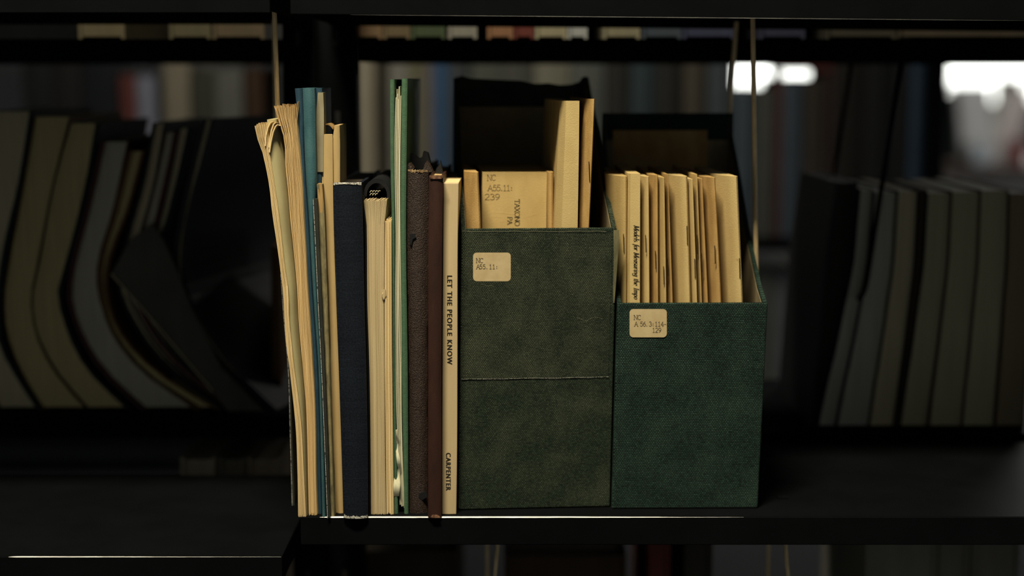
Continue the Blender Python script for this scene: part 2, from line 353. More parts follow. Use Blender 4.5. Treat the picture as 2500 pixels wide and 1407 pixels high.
# ------------------------------------------------------------------ room
def structure(name, mb, m, **k):
    o = mb.build(name, m, **k); o['kind'] = 'structure'; return o
structure('floor', MB().box(-4, 4, -3, 6, -.05, 0), M['floor'])
structure('ceiling', MB().box(-4, 4, -3, 6, LAMP_Z + .06, LAMP_Z + .12), M['ceiling'])
wb = MB()
WX0, WX1, WZ0, WZ1 = .80, 3.4, PY(2400, 262, 5.5)[2], 2.3
wb.box(-4, WX0, 5.5, 5.6, 0, 2.58); wb.box(WX1, 4, 5.5, 5.6, 0, 2.58); wb.box(WX0, WX1, 5.5, 5.6, 0, WZ0); wb.box(WX0, WX1, 5.5, 5.6, WZ1, 2.58)
structure('wall_back', wb, M['room_wall'])
win = bpy.data.objects.new('window_1', None); COL.objects.link(win); win.location = (WX0, 5.5, WZ0); win['kind'] = 'structure'
for i in range(3):
    xa = WX0 + (WX1 - WX0) * i / 3; xb = WX0 + (WX1 - WX0) * (i + 1) / 3
    MB().box(xa + .02, xb - .02, 5.56, 5.57, WZ0 + .02, WZ1 - .02).build('pane', M['day'], win)
    fm = MB().box(xa, xa + .02, 5.5, 5.59, WZ0, WZ1).box(xb - .02, xb, 5.5, 5.59, WZ0, WZ1).box(xa, xb, 5.5, 5.59, WZ0, WZ0 + .02).box(xa, xb, 5.5, 5.59, WZ1 - .02, WZ1)
    fm.build('window_frame', M['room_wall'], win)
def lamp_fixture(x, y, sx, label):
    t = thing('ceiling_light', label, 'light', (x, y, LAMP_Z + .06))
    MB().box(x - sx/2 - .03, x + sx/2 + .03, y - .14, y + .14, LAMP_Z + .005, LAMP_Z + .06).build('housing', M['room_wall'], t)
    MB().box(x - sx/2, x + sx/2, y - .11, y + .11, LAMP_Z - .006, LAMP_Z + .005).build('diffuser', M['lamp'], t)
lamp_fixture(-.22, LAMP_Y, .40, 'warm ceiling light over the aisle in front of the shelf')
lamp_fixture(1.9, 3.3, .8, 'added fill light over the far counter by the window, out of view')  # fixture added to go with the counter fill
lamp_fixture(-.3, .98, 1.2, 'long dim ceiling light over the aisle behind the bookcase')

# ------------------------------------------------------------------ the near double-faced bookcase
ZL = ZOFF - .1941                                      # left bay's shelf
NEAR_D, REAR_Y, REAR_D = .225, .24, .24
case = thing('bookcase', 'black double-faced steel bookcase holding the books and green file boxes', 'bookcase', (-.16, .18, 0))
def upright(x0, x1, y0, y1, mb=None):
    return MB().box(x0, x1, y0, y1, 0, 2.3)
XU0, XU1 = PY(690, 150, .232)[0], PY(870, 150, .232)[0]; XUM = PY(776, 150, .232)[0]
for (xa, xb) in ((XU0, XUM - .0016), (XUM + .0016, XU1)):
    u = MB().box(xa, xb, .232, .262, 0, 2.3).build('upright', M['steel'], case, bevel=.0008)
    for k in range(9):
        z = ZOFF - .36 + k * .0665
        MB().box((xa + xb) / 2 - .003, (xa + xb) / 2 + .001, .2316, .2322, z, z + .012).build('slot', M['slot'], u)
MB().box(XU0 + .004, XU1 - .004, .240, .256, 0, 2.3).build('upright_core', M['steel'], case)
MB().box(XU0, XU1, .02, .46, 0, .06).build('base_foot', M['steel'], case)
for xx in (-1.1, .82):
    MB().box(xx, xx + .03, .232, .262, 0, 2.3).build('upright', M['steel'], case)
    MB().box(xx, xx + .03, .02, .46, 0, .06).build('base_foot', M['steel'], case)

def shelf(x0, x1, y0, y1, z, lip=.0206, tilt=0, edge=None, step=None, line=None):
    """deck with a turned-down lip on both long edges; z is the deck's top"""
    dz = lambda x: -tilt * (x - x0)
    d = MB()
    V = [(x, y, z + dz(x) + h) for h in (-.0015, 0) for y in (y0 + .0016, y1) for x in (x0, x1)]
    Q = [[0, 2, 3, 1], [4, 5, 7, 6], [0, 1, 5, 4], [1, 3, 7, 5], [3, 2, 6, 7], [2, 0, 4, 6]]
    d.add(V, Q); dk = d.build('shelf', M['steel'], case)
    V = [(x, y, zz + dz(x)) for zz in (z - lip, z) for y in (y0, y0 + .0015) for x in (x0, x1)]
    MB().add(V, Q).build('front_lip', M['steel'], dk, bevel=.0006)
    if step:
        V = [(x, y, zz + dz(x)) for zz in (z - lip - step, z - lip + .0002) for y in (y0 + .003, y0 + .0045) for x in (x0, x1)]
        MB().add(V, Q).build('inner_lip', M['steel'], dk)
        V = [(x, y, zz + dz(x)) for zz in (z - lip - .0008, z - lip) for y in (y0 + .0004, y0 + .003) for x in (x0, x1)]
        MB().add(V, Q).build('crease', M['steel'], dk)
    V = [(x, y, zz + dz(x)) for zz in (z - lip, z - .0015) for y in (y1 - .0015, y1) for x in (x0, x1)]
    MB().add(V, Q).build('back_lip', M['steel'], dk)
    for xe_ in (x0, x1 - .0015):
        MB().box(xe_, xe_ + .0015, y0 + .002, y1 - .002, z + dz(xe_) - .019, z + dz(xe_) - .0015).build('end_bracket', M['steel'], dk)
    if line:
        MB().tube([(x, y0 - .0001, z - lip + dz(x)) for x in np.linspace(*line, 30)], [.00002 + .00022 * math.sin(math.pi * k / 29) for k in range(30)], 5).build('painted_glint_line', M['lip_glint'], dk)  # thin tube drawing the lip's highlight, tapering at both ends
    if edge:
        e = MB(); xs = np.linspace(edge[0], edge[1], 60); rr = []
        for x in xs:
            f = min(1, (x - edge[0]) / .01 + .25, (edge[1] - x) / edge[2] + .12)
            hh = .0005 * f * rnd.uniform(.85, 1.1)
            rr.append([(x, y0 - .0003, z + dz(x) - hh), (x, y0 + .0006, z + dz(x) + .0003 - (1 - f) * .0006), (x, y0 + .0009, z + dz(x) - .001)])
        e.loft(rr).build('painted_highlight', M['edge'], dk)  # strip shaped as the edge highlight, thinning out toward its ends
    return dk
XP, XQ = -.1508, .82
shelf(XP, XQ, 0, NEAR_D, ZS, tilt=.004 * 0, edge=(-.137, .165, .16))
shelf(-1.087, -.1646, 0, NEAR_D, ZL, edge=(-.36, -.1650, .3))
zu = PY(870, 35, 0)[2]
shelf(XP, XQ, 0, NEAR_D, zu + .0206, tilt=.0085, line=(-.11, .36))
shelf(-1.087, -.1646, 0, NEAR_D, zu + .0215)
ZRU = ZOFF + .1776; ZRL = ZOFF - .1445; ZRR = ZOFF - .1610
shelf(XU1 + .002, XQ, REAR_Y, REAR_Y + REAR_D, ZRU, lip=.019)
shelf(-1.087, XU0 - .002, REAR_Y, REAR_Y + REAR_D, ZRU, lip=.019)
shelf(-1.087, XU0 - .002, REAR_Y, REAR_Y + REAR_D, ZRL)
shelf(XU1 + .002, XQ, REAR_Y, REAR_Y + REAR_D, ZRR)
for (xa, xb) in ((-1.087, XU0 - .002), (XU1 + .002, XQ)):
    MB().box(xa, xb, REAR_Y + REAR_D - .002, REAR_Y + REAR_D, ZRU + .0002, 2.3).build('back_panel', M['steel'], case)  # added sheet, out of view, keeping the front lamp off the far aisle
ZLOW = ZS - .42
shelf(XU1 + .002, XQ, REAR_Y, REAR_Y + REAR_D, ZLOW)
shelf(-1.087, XU0 - .002, REAR_Y, REAR_Y + REAR_D, ZLOW)
shelf(XP, XQ, 0, NEAR_D, ZLOW)
shelf(-1.087, -.1646, 0, NEAR_D, ZLOW)

# ------------------------------------------------------------------ front row, left to right
def base_of(rows, Y0, floor=ZS):
    p = PY((rows[-1][1] + rows[-1][2]) / 2, rows[-1][0], Y0); return (p[0], Y0, floor)

# thin black booklet at the very end of the row
R0 = [(640, 683, 688), (760, 691, 696), (900, 703, 708), (1060, 708, 713), (1235, 713, 719)]
t = thing('booklet', 'thin black booklet with white speckled edge, leaning at the left end of the row', 'booklet', base_of(R0, .03))
body(MB(), [(a, b + 1, c) for a, b, c in R0], .03, .14, n=14).build('cover', M['worn_black'], t)
mb = MB(); body(mb, [(a, b, b + 1.0) for a, b, c in R0], .0294, .002, n=14); mb.build('frayed_edge', M['white_wear'], t)

# A: curled booklet
A_ = [(298, 621, 652, 679), (308, 618, 652, 682), (330, 628, 655, 690), (352, 637, 656, 694), (400, 649, 662, 696), (450, 658, 670, 701), (510, 664, 679, 707), (577, 674, 687, 712), (650, 684, 695, 720),
      (700, 690, 703, 725), (784, 695, 706, 729), (830, 698, 711, 733), (898, 707, 718, 739), (962, 714, 727, 744), (1043, 722, 736, 747), (1141, 726, 741, 750), (1263, 728, 747, 752)]
YA = 0.0
t = thing('booklet', 'curled cream booklet fanning leftward at its top, leftmost pale booklet', 'booklet', base_of([(r[0], r[1], r[3]) for r in A_], YA))
mb = MB(); leaves(mb, [(r[0], r[1], r[2]) for r in A_], YA, .13, 20, n=30, topj=.0030, fill=.995, drop=.004, yj=.0005); mb.build('page_block', M['page'], t, smooth=True)
mb = MB(); body(mb, [(r[0] - (6 if i == 0 else 0), r[2], r[3]) for i, r in enumerate(A_)], YA + .002, .13, n=26, sec=[(0, 0), (.3, .0006), (.55, .003), (.75, .0075), (.9, .014), (1, .022)])
mb.build('back_cover', M['cream_cover'], t, smooth=True, label='olive cream paper cover')
# curled-over page corners
for path in ([(656, 372), (660, 345), (665, 322), (671, 308), (677, 303), (680, 306)], [(655, 360), (658, 335), (661, 318), (666, 303), (672, 298), (676, 300)], [(646, 356), (648, 330), (652, 312), (658, 300), (665, 296)]):
    rings = []
    for (x, y) in path:
        p = PY(x, y, YA - .0012)
        rings.append([p, p + np.array([.0008, .0, -.0002]), p + np.array([.0008, .030, -.003]), p + np.array([0, .030, -.003])])
    MB().loft(rings).build('curled_page', M['page'], t, smooth=True)

# B: fanned booklet
B_ = [(252, 668, 729), (264, 671, 726), (290, 680, 725), (315, 689, 726), (340, 694, 729), (397, 696, 734), (454, 702, 739), (528, 708, 742), (614, 717, 747), (699, 725, 751), (784, 729, 757), (898, 739, 764), (994, 747, 769), (1076, 750, 771), (1170, 752, 772), (1260, 754, 775)]
YB = .004
t = thing('booklet', 'thick yellowed booklet with splayed page tops, between the curled booklet and the teal folder', 'booklet', base_of(B_, YB))
mb = MB(); leaves(mb, B_, YB, .12, 27, n=30, topj=.0032, fill=.995, drop=.004, yj=.0006); mb.build('page_block', M['page_b'], t, smooth=True)
mb = MB(); body(mb, [(r[0] - (4 if i == 0 else 0), r[2] - 3, r[2] + 4) for i, r in enumerate(B_)], YB + .001, .12, n=20, sec=[(0, 0), (.4, .001), (.75, .005), (1, .013)]); mb.build('back_cover', M['label'], t, smooth=True)

# C: teal folder of three layers
YC = .003
C_ = [(215, 720, 739, 768, 786), (255, 724, 740.5, 769, 787), (312, 728, 742, 770, 788), (340, 730, 743, 770, 788), (454, 739, 748, 772, 786), (528, 742, 754, 767, 780), (628, 747, 759, 771, 781),
      (742, 754, 766, 776, 783), (898, 765, 777, 785, 788), (1011, 770, 781, 789, 791), (1141, 773, 784, 793, 795), (1262, 777, 787, 796, 798)]
t = thing('folder', 'teal blue pebbled folder standing taller than the booklets beside it', 'folder', base_of([(r[0], r[1], r[3]) for r in C_], YC))
body(MB(), [(r[0] + 1, r[1], r[2] - 1) for r in C_], YC + .006, .06, bulge=.0012, n=20).build('front_board', M['blue'], t, smooth=True)
body(MB(), [(r[0], r[2], r[3]) for r in C_], YC - .001, .06, bulge=.0022, n=20).build('spine', M['teal'], t, smooth=True)
body(MB(), [(r[0], r[3] + .5, r[4]) for r in C_], YC + .008, .058, bulge=.001, n=20).build('back_board', M['blue'], t, smooth=True)
mb = MB(); body(mb, [(226, 776, 789), (235, 775, 789.5), (420, 775, 789)], YC + .0062, .02, floor=None, n=6); mb.build('paper_tab', M['label_pale'], t, label='grey cream paper tab')

# thin black booklet with white worn edge
Y5 = -.003
R5 = [(486, 764, 775), (585, 769, 779), (742, 776, 786), (898, 784, 793), (1109, 793, 801), (1267, 799, 806)]
t = thing('booklet', 'thin black booklet with a white frayed edge, right of the teal folder', 'booklet', base_of(R5, Y5))
body(MB(), [(a, b + 1.5, c) for a, b, c in R5], Y5 + .001, .13, n=16).build('cover', M['worn_black'], t)
mb = MB(); body(mb, [(a, b, b + 1.3) for a, b, c in R5], Y5, .002, n=16); mb.build('frayed_edge', M['white_wear'], t)

# mottled olive booklet
R6 = [(450, 773, 787), (500, 777, 791), (585, 780, 794.5), (742, 787, 800), (898, 794, 805), (1109, 803, 812), (1262, 807, 817)]
t = thing('booklet', 'narrow mottled olive booklet between two taller folders', 'booklet', base_of(R6, .002))
body(MB(), R6, .002, .12, bulge=.001, n=16).build('cover', M['olive'], t, smooth=True)
mb = MB(); body(mb, [(448, 776, 786), (470, 776, 788), (520, 780, 789)], .0014, .004, floor=None, bulge=.0004, n=5); mb.build('faded_top', M['kraft_d'], t)

# D: kraft folder, hollow at its top
YD = .010
D_ = [(328, 786, 812), (400, 789, 812.5), (500, 792, 813.5), (620, 798, 816.5), (742, 805, 821), (898, 808, 827), (1000, 811, 831), (1109, 815, 834), (1250, 825, 838)]
t = thing('folder', 'kraft brown card folder gaping open at its top, beside the navy book', 'folder', base_of(D_, YD))
body(MB(), D_, YD, .004, n=20, bulge=.0006).build('spine', M['kraft'], t, smooth=True)
body(MB(), [(r[0] - (18 if i == 0 else 0), r[1] - 4, r[1] - .3) for i, r in enumerate(D_)], YD + .001, .06, n=20).build('front_leaf', M['kraft'], t)
body(MB(), [(r[0] + 10, r[1] + 1, r[2] - 1) for r in D_], YD + .008, .055, n=20).build('inside_leaf', M['dark_in'], t)
FL = [(306, 817, 829), (318, 813, 829.5), (400, 813, 830), (500, 814, 830), (620, 817, 832), (742, 821.5, 834), (1000, 831.5, 838), (1250, 838.5, 842)]
body(MB(), FL, YD + .002, .05, n=20, bulge=.001).build('back_leaf', M['kraft'], t, smooth=True)
mb = MB(); rings = []
for k in range(10):                              # arched strip closing the gap at the top
    s = k / 9; px = 787 + 26 * s; py = 318 - 20 * math.sin(math.pi * (s * .62 + .16)) * 1.0 + s * 8
    p = PY(px, py, YD + .012); q = PY(px, py + 3, YD + .012)
    rings.append([(p[0], YD + .012, p[2]), (p[0], YD + .05, p[2]), (q[0], YD + .05, q[2]), (q[0], YD + .012, q[2])])
mb.loft(rings); mb.build('arched_flap', M['kraft_d'], t, smooth=True)

def hardcover(name, label, rows, Y0, mat_sp, mat_bd, mat_pg, depth=.15, bulge=.003, board=8, sq=5, group=None, n=18, cat='book', jit=0, yaw=0):
    t = thing(name, label, cat, base_of(rows, Y0), group)
    sp = body(MB(), rows, Y0, .007, bulge=bulge, n=n, npt=11, jit=jit, inset=.0003, yaw=yaw).build('spine', mat_sp, t, smooth=True)
    dx = 0
    for nm, f in (('front_board', lambda a, b, c: (a, b + .5, b + board)), ('back_board', lambda a, b, c: (a, c - board, c - .5))):
        body(MB(), [f(*r) for r in rows], Y0 + .0071, depth, n=n, yaw=yaw, inset=0).build(nm, mat_bd, t)
    body(MB(), [(a + sq, b + board + .6, c - board - .6) for a, b, c in rows], Y0 + .0075, depth - .006, n=n, floor=ZS + .002, yaw=yaw, inset=0).build('page_block', mat_pg, t)
    return t, sp

# E: navy cloth book
E_ = [(447, 813, 883), (570, 816, 886), (742, 822, 889), (898, 827, 893.5), (1109, 834, 897), (1266, 839, 898)]
t, sp = hardcover('book', 'navy blue cloth hardback with rubbed white spine ends', E_, -.002, M['navyc'], M['navyc'], M['dark_in'], bulge=.0022, board=9)
mb = MB()
for (py, dy) in ((449, 5), (1262, 7)):
    R = [(E_[0][1], E_[0][2]) if py < 700 else (E_[-1][1], E_[-1][2])][0]; rings = []
    for k in range(25):
        u = k / 24 * 2 - 1; px = R[0] + 1 + (R[1] - R[0] - 2) * (u + 1) / 2
        yy = -.002 - .0022 * (1 - abs(u) ** 2.2) - .0004
        if py < 700: p = PY(px, py - 1 + rnd.uniform(-.5, .5), yy); q = PY(px, py + 1.0 * rnd.uniform(.5, 1.6) + 2.2 * u * u, yy)
        else:
            p = PY(px, py, yy); zb = ZS + .0002; p = (p[0], yy, zb + .0014 * rnd.uniform(.5, 1.4) + .0009 * u * u); q = (p[0], yy, zb)
        rings.append([(p[0], yy, p[2]), (p[0], yy + .0025, p[2] + .0004), (q[0], yy + .0025, q[2]), (q[0], yy, q[2])])
    m2 = MB().loft(rings); m2.build('rubbed_edge', M['white_wear'], t, label='frayed whitish cloth edge')

# F: page edges outward, black covers arched over behind
YF = .0065
F_ = [(487, 888, 945), (500, 892, 943), (525, 894, 940), (642, 896, 938), (699, 896, 937), (898, 902, 938.5), (1109, 905, 940), (1256, 906, 942)]
t = thing('book', 'thick paperback with page edges outward under a black arched cover', 'book', base_of(F_, YF))
mb = MB(); leaves(mb, F_, YF, .12, 36, n=14, topj=.0012, fill=1.03, yj=.0003); mb.build('page_block', M['page_pale'], t, smooth=True)
body(MB(), [(r[0] - 8, r[1] - 5 + (1 if i == 0 else 0), r[1] - 1) for i, r in enumerate(F_)], YF + .001, .13, n=14).build('front_board', M['black_cover'], t)
mb = MB(); rings = []
for k in range(15):
    a = math.pi * (1.02 - k / 14 * 1.08); cx, cy = 920, 478
    o_ = PY(cx + 33 * math.cos(a), cy - 42 * math.sin(a), YF + .012); i_ = PY(cx + 25 * math.cos(a), cy - 31 * math.sin(a), YF + .012)
    rings.append([(o_[0], YF + .012, o_[2]), (o_[0], YF + .12, o_[2]), (i_[0], YF + .12, i_[2]), (i_[0], YF + .012, i_[2])])
mb.loft(rings); mb.build('arched_cover', M['black_cover'], t, smooth=True)
for k in range(7):
    px, py = 903 + (k % 4) * 6.5, 470 + (k // 4) * 7
    a, b = PY(px, py, YF + .010), PY(px + 6, py - 3.5, YF + .010); c_ = PY(px + 3, py - 4.5, YF + .010)
    MB().tube([a, c_, b], .00022, 5).build('binding_thread', M['greensheet'], t)

# G: thin torn booklet
G_ = [(534, 940, 956), (642, 939, 956.5), (898, 940, 957), (1109, 942, 960), (1256, 944, 962)]
t = thing('booklet', 'thin uncut booklet with ragged page edges, between the thick paperback and green folder', 'booklet', base_of(G_, YF))
mb = MB(); leaves(mb, G_, YF, .11, 10, n=12, topj=.0028, fill=1.0, yj=.0007, wob=.4); mb.build('page_block', M['page'], t, smooth=True)
mb = MB()
p = [PY(931, 709, YF - .0008), PY(941, 706, YF - .0016), PY(943, 722, YF - .001), PY(937, 733, YF - .0012), PY(932, 722, YF - .002)]
mb.add([*p, *[q + np.array([0, .0006, 0]) for q in p]], [[4, 3, 2, 1, 0], [5, 6, 7, 8, 9]] + [[i, (i + 1) % 5, (i + 1) % 5 + 5, i + 5] for i in range(5)])
mb.build('torn_scrap', M['label'], t)

# H: green folder
YH = .009
HL = [(194, 952.5, 963), (380, 953, 963), (560, 957, 964), (880, 959.5, 965), (1253, 963, 972)]
HR = [(192, 981, 995), (380, 979, 992.5), (560, 978, 991), (880, 981, 995), (1253, 987, 997)]
HP = [(207, 966, 979), (330, 963.5, 978), (560, 965, 978), (880, 965, 980.5), (1080, 970, 983), (1240, 976, 988)]
t = thing('folder', 'tall sage green folder with loose pale sheets between its covers', 'folder', (PY(978, 1253, YH)[0], YH, ZS))
body(MB(), HL, YH, .16, n=10, bulge=.0008, npt=5).build('front_board', M['green'], t, smooth=True)
body(MB(), HR, YH, .16, n=10, bulge=.0010, npt=5).build('back_board', M['green'], t, smooth=True)
body(MB(), [(215, 963.5, 981), (560, 964.5, 978), (1253, 972.5, 987)], YH + .10, .05, n=8).build('spine', M['black_cover'], t)
R = [(b_, l, r) for b_, l, r in HP]
mb = MB(); leaves(mb, R, YH + .0012, .09, 6, n=22, topj=.010, fill=.75, yj=.0015, wob=.7, floor=ZS + .0035); mb.build('loose_sheet', M['greensheet'], t, smooth=True)
mb = MB(); rings = []
for (py, xl, xr) in resample([(1050, 966, 971), (1092, 966, 971), (1130, 969, 977), (1150, 971, 977), (1164, 963, 976), (1180, 961, 977), (1212, 960, 974)], 20):
    yy = YH - .0012 - .0016 * math.sin(py / 11)
    a, b = PY(xl, py, yy), PY(xr, py, yy)
    rings.append([a, b, b + np.array([0, .0005, 0]), a + np.array([0, .0005, 0])])
mb.loft(rings); mb.build('crumpled_sheet', M['greensheet'], t, smooth=True, label='crumpled torn pale page')

# I: crumbling leather book
I_ = [(418, 993, 1046), (560, 993, 1046), (880, 998, 1044), (1109, 999, 1044), (1251, 999, 1044)]
t, sp = hardcover('book', 'crumbling dark brown leather book with ragged spine top', I_, .012, M['leather'], M['black_cover'], M['dark_in'], bulge=.0035, board=8, n=60, jit=.00035)
mb = MB(); rings = []
for k in range(22):
    u = k / 21 * 2 - 1; px = 995 + 50 * (u + 1) / 2; yy = .012 - .0035 * (1 - abs(u) ** 2.2) - .0003
    p, q = PY(px, 415 + rnd.uniform(-3, 2), yy), PY(px, 421 + rnd.uniform(-2, 2), yy)
    rings.append([(p[0], yy, p[2]), (p[0], yy + .002, p[2]), (q[0], yy + .002, q[2]), (q[0], yy, q[2])])
mb.loft(rings).build('rubbed_edge', mat('rubbed_tan_leather', (.40, .28, .14), (.08, .045, .025), rough=.8, scale=(500, 500, 500)), t, label='rubbed tan leather edge')
for (pts, yy) in (([(993, 418), (995, 402), (1001, 400), (1010, 412), (1006, 420)], .013), ([(1033, 418), (1036, 402), (1040, 396), (1048, 404), (1056, 420), (1045, 422)], .014),
                  ([(1004, 412), (1002, 378), (1012, 382), (1022, 390), (1030, 386), (1033, 372), (1044, 376), (1050, 400), (1040, 414)], .05)):
    P1 = [PY(a, b, yy) for a, b in pts]; k = len(pts)
    V = [*P1, *[q + np.array([.0006, .004, .001]) for q in P1]]
    mesh('torn_leather', V, [list(range(k))[::-1], list(range(k, 2 * k))] + [[i, (i + 1) % k, (i + 1) % k + k, i + k] for i in range(k)], M['black_cover'] if yy > .03 else M['leather'], t)
P1 = [PY(a, b, .012 - .0042) for a, b in [(1000, 572), (1012, 570), (1016, 580), (1008, 584), (1004, 600), (999, 590)]]
mesh('torn_hole', [*P1, *[q + np.array([0, .0008, 0]) for q in P1]], [list(range(6))[::-1]] + [[i, (i + 1) % 6, (i + 1) % 6 + 6, i + 6] for i in range(6)], M['black_cover'], t)
P1 = [PY(a, b, .012 - .0036) for a, b in [(1018, 1212), (1026, 1204), (1040, 1200), (1043, 1214), (1030, 1222)]]
mesh('torn_hole', [*P1, *[q + np.array([0, .0008, 0]) for q in P1]], [list(range(5))[::-1]] + [[i, (i + 1) % 5, (i + 1) % 5 + 5, i + 5] for i in range(5)], M['black_cover'], t)

# J: maroon book
J_ = [(430, 1047, 1082), (560, 1046, 1080), (880, 1045, 1078), (1267, 1045, 1078)]
t, sp = hardcover('book', 'slim smooth maroon hardback between leather book and cream paperback', J_, -.001, M['maroon'], M['maroon'], M['page_b'], bulge=.0015, board=6, n=16)
for (rows, yy) in (([(428, 1049, 1082), (433, 1049, 1082), (437, 1052, 1078)], -.0029), ([(1258, 1056, 1068), (1262, 1052, 1074), (1266, 1053, 1076)], -.0029)):
    mb = MB(); body(mb, rows, yy, .0012, floor=None if rows[0][0] < 900 else ZS + .0003, n=4, bulge=.0004).build('rubbed_edge', M['maroon_worn'], t, label='rubbed orange-brown edge')
P1 = [PY(a, b, .05) for a, b in [(1062, 424), (1066, 410), (1073, 402), (1075, 392), (1078, 408), (1082, 424)]]
mesh('torn_flap', [*P1, *[q + np.array([.0004, .003, 0]) for q in P1]], [list(range(6))[::-1], list(range(6, 12))] + [[i, (i + 1) % 6, (i + 1) % 6 + 6, i + 6] for i in range(6)], M['black_cover'], t)

# K: cream paperback
YK = .0065
K_ = [(447, 1082, 1120), (560, 1081.5, 1118), (880, 1080, 1117), (1109, 1079, 1116), (1257, 1079, 1114)]
t = thing('book', 'cream paperback with black title lettering down its spine', 'book', base_of(K_, YK))
sp = body(MB(), K_, YK, .005, n=16, bulge=.0003, npt=5, inset=0).build('spine', M['creambook'], t, bevel=.0005)
body(MB(), [(a, b + .2, b + 1.6) for a, b, c in K_], YK + .005, .14, n=10, inset=0).build('front_cover', M['creambook'], t)
body(MB(), [(a, c - 1.6, c - .2) for a, b, c in K_], YK + .005, .14, n=10, inset=0).build('back_cover', M['creambook'], t)
body(MB(), [(a + .5, b + 1.8, c - 1.8) for a, b, c in K_], YK + .0052, .139, n=10, inset=0).build('page_block', M['page'], t)
pk = yplane(YK - .0005)
write_bold('title_lettering', 'LET THE PEOPLE KNOW', (1091.5, 673), 217, 12.5, pk, M['ink'], t)
write_bold('author_lettering', 'CARPENTER', (1088.5, 1106), 92, 12, pk, M['ink'], t)

# ------------------------------------------------------------------ file boxes
class Box: pass
def file_box(label, TL, TR, BL, BR, Yf, depth, yaw, prof, zback, mt, rag=None):
    """open-fronted pamphlet file: low front, sloping sides, tall back. prof: [(u, z)] top line of the sides"""
    b = Box(); th = .0032; a = math.radians(yaw)
    b.back = np.array([-math.sin(a), math.cos(a), 0]); right = np.array([math.cos(a), math.sin(a), 0])
    b.n = -b.back
    p0 = PY((BL[0] + BR[0]) / 2, (BL[1] + BR[1]) / 2, Yf); p0[2] = ZS; b.p0 = p0; b.right = right
    def on(px, py): return PPL(px, py, p0, b.n)
    tl, tr, bl, br = on(*TL), on(*TR), on(*BL), on(*BR)
    b.s = lambda p: np.dot(p - p0, right)
    b.zf = (tl[2] + tr[2]) / 2; b.depth = depth
    xl0, xr0, xl1, xr1 = b.s(bl), b.s(br), b.s(tl), b.s(tr)
    b.xl = lambda z: xl0 + (xl1 - xl0) * (z - ZS) / (b.zf - ZS); b.xr = lambda z: xr0 + (xr1 - xr0) * (z - ZS) / (b.zf - ZS)
    def W(s, u, z): return p0 + right * s + b.back * u + np.array([0, 0, z - p0[2]])
    b.W = W
    t = thing('file_box', label, 'file box', tuple(p0)); b.t = t
    zb = ZS + .0004
    def slab(pts, off, name, m, **k):
        V = [*pts, *[p + off for p in pts]]; n = len(pts)
        return mesh(name, V, [list(range(n)), list(range(n, 2 * n))[::-1]] + [[i, i + n, (i + 1) % n + n, (i + 1) % n] for i in range(n)], m, t, **k)
    zf = b.zf
    fr = slab([W(b.xl(zb), 0, zb), W(b.xr(zb), 0, zb), W(b.xr(zf), 0, zf), W(b.xl(zf), 0, zf)], b.back * th, 'front_panel', mt)
    m = fr.modifiers.new('bevel', 'BEVEL'); m.width = .0011; m.segments = 3; m.limit_method = 'ANGLE'
    for nm, fx, sg in (('left_panel', b.xl, 1), ('right_panel', b.xr, -1)):
        P = [(th, zb), (depth - th, zb), (depth - th, zback)] + [(u, z) for u, z in prof[::-1]]
        V = [W(fx(z), u, z) for u, z in P]; V2 = [W(fx(z) + sg * th * .9, u, z) for u, z in P]; n = len(P)
        o = mesh(nm, V + V2, [list(range(n)), list(range(n, 2 * n))[::-1]] + [[i, i + n, (i + 1) % n + n, (i + 1) % n] for i in range(n)], mt, t)
        V = [W(fx(z) + sg * (th * .9 + .0001), u, z - .003) for u, z in P]; V2 = [W(fx(z) + sg * (th * .9 + .0004), u, z - .003) for u, z in P]
        V = [np.array([p[0], p[1], max(p[2], zb + .003)]) for p in V]; V2 = [np.array([p[0], p[1], max(p[2], zb + .003)]) for p in V2]
        mesh('lining', V + V2, [list(range(n)), list(range(n, 2 * n))[::-1]] + [[i, i + n, (i + 1) % n + n, (i + 1) % n] for i in range(n)], M['lining'], o)
    slab([W(b.xl(zb), depth - th, zb), W(b.xr(zb), depth - th, zb), *[W(b.xl(zback) + (b.xr(zback) - b.xl(zback)) * q, depth - th, zback + dz) for q, dz in (rag or [(1, 0), (0, 0)])]], b.back * th, 'back_panel', mt)
    slab([W(b.xl(zb) + th, depth - th - .0002, zb + .003), W(b.xr(zb) - th, depth - th - .0002, zb + .003), W(b.xr(zback) - th, depth - th - .0002, zback - .022), W(b.xl(zback) + th, depth - th - .0002, zback - .022)], -b.back * .0003, 'back_lining', M['lining'])
    slab([W(b.xl(zb) + th, th, zb), W(b.xr(zb) - th, th, zb), W(b.xr(zb) - th, depth - th, zb), W(b.xl(zb) + th, depth - th, zb)], np.array([0, 0, .002]), 'bottom_panel', M['lining'])
    return b
def sticker(b, x0, y0, x1, y1, r, mt, name='call_number_label', tilt=0):
    pts = []
    for (cx, cy, a0) in ((x1 - r, y0 + r, -90), (x1 - r, y1 - r, 0), (x0 + r, y1 - r, 90), (x0 + r, y0 + r, 180)):
        for k in range(6):
            a = math.radians(a0 + k * 18); pts.append((cx + r * math.cos(a), cy + r * math.sin(a)))
    pl = b.p0 + b.n * .0001; P1 = [PPL(x, y + tilt * (x - x0), b.p0 + b.n * .0005, b.n) for x, y in pts]; P2 = [PPL(x, y + tilt * (x - x0), pl, b.n) for x, y in pts]; n = len(pts)
    return mesh(name, P1 + P2, [list(range(n))[::-1]] + [[i, (i + 1) % n, (i + 1) % n + n, i + n] for i in range(n)], mt, b.t)
def thread(b, name, pts, wpx, mt, off=.0006):
    """raised fine line on the box front"""
    R1 = [PPL(x, y, b.p0 + b.n * off, b.n) for x, y in pts]
    return MB().tube(R1, wpx / 3500, 5).build(name, mt, b.t)

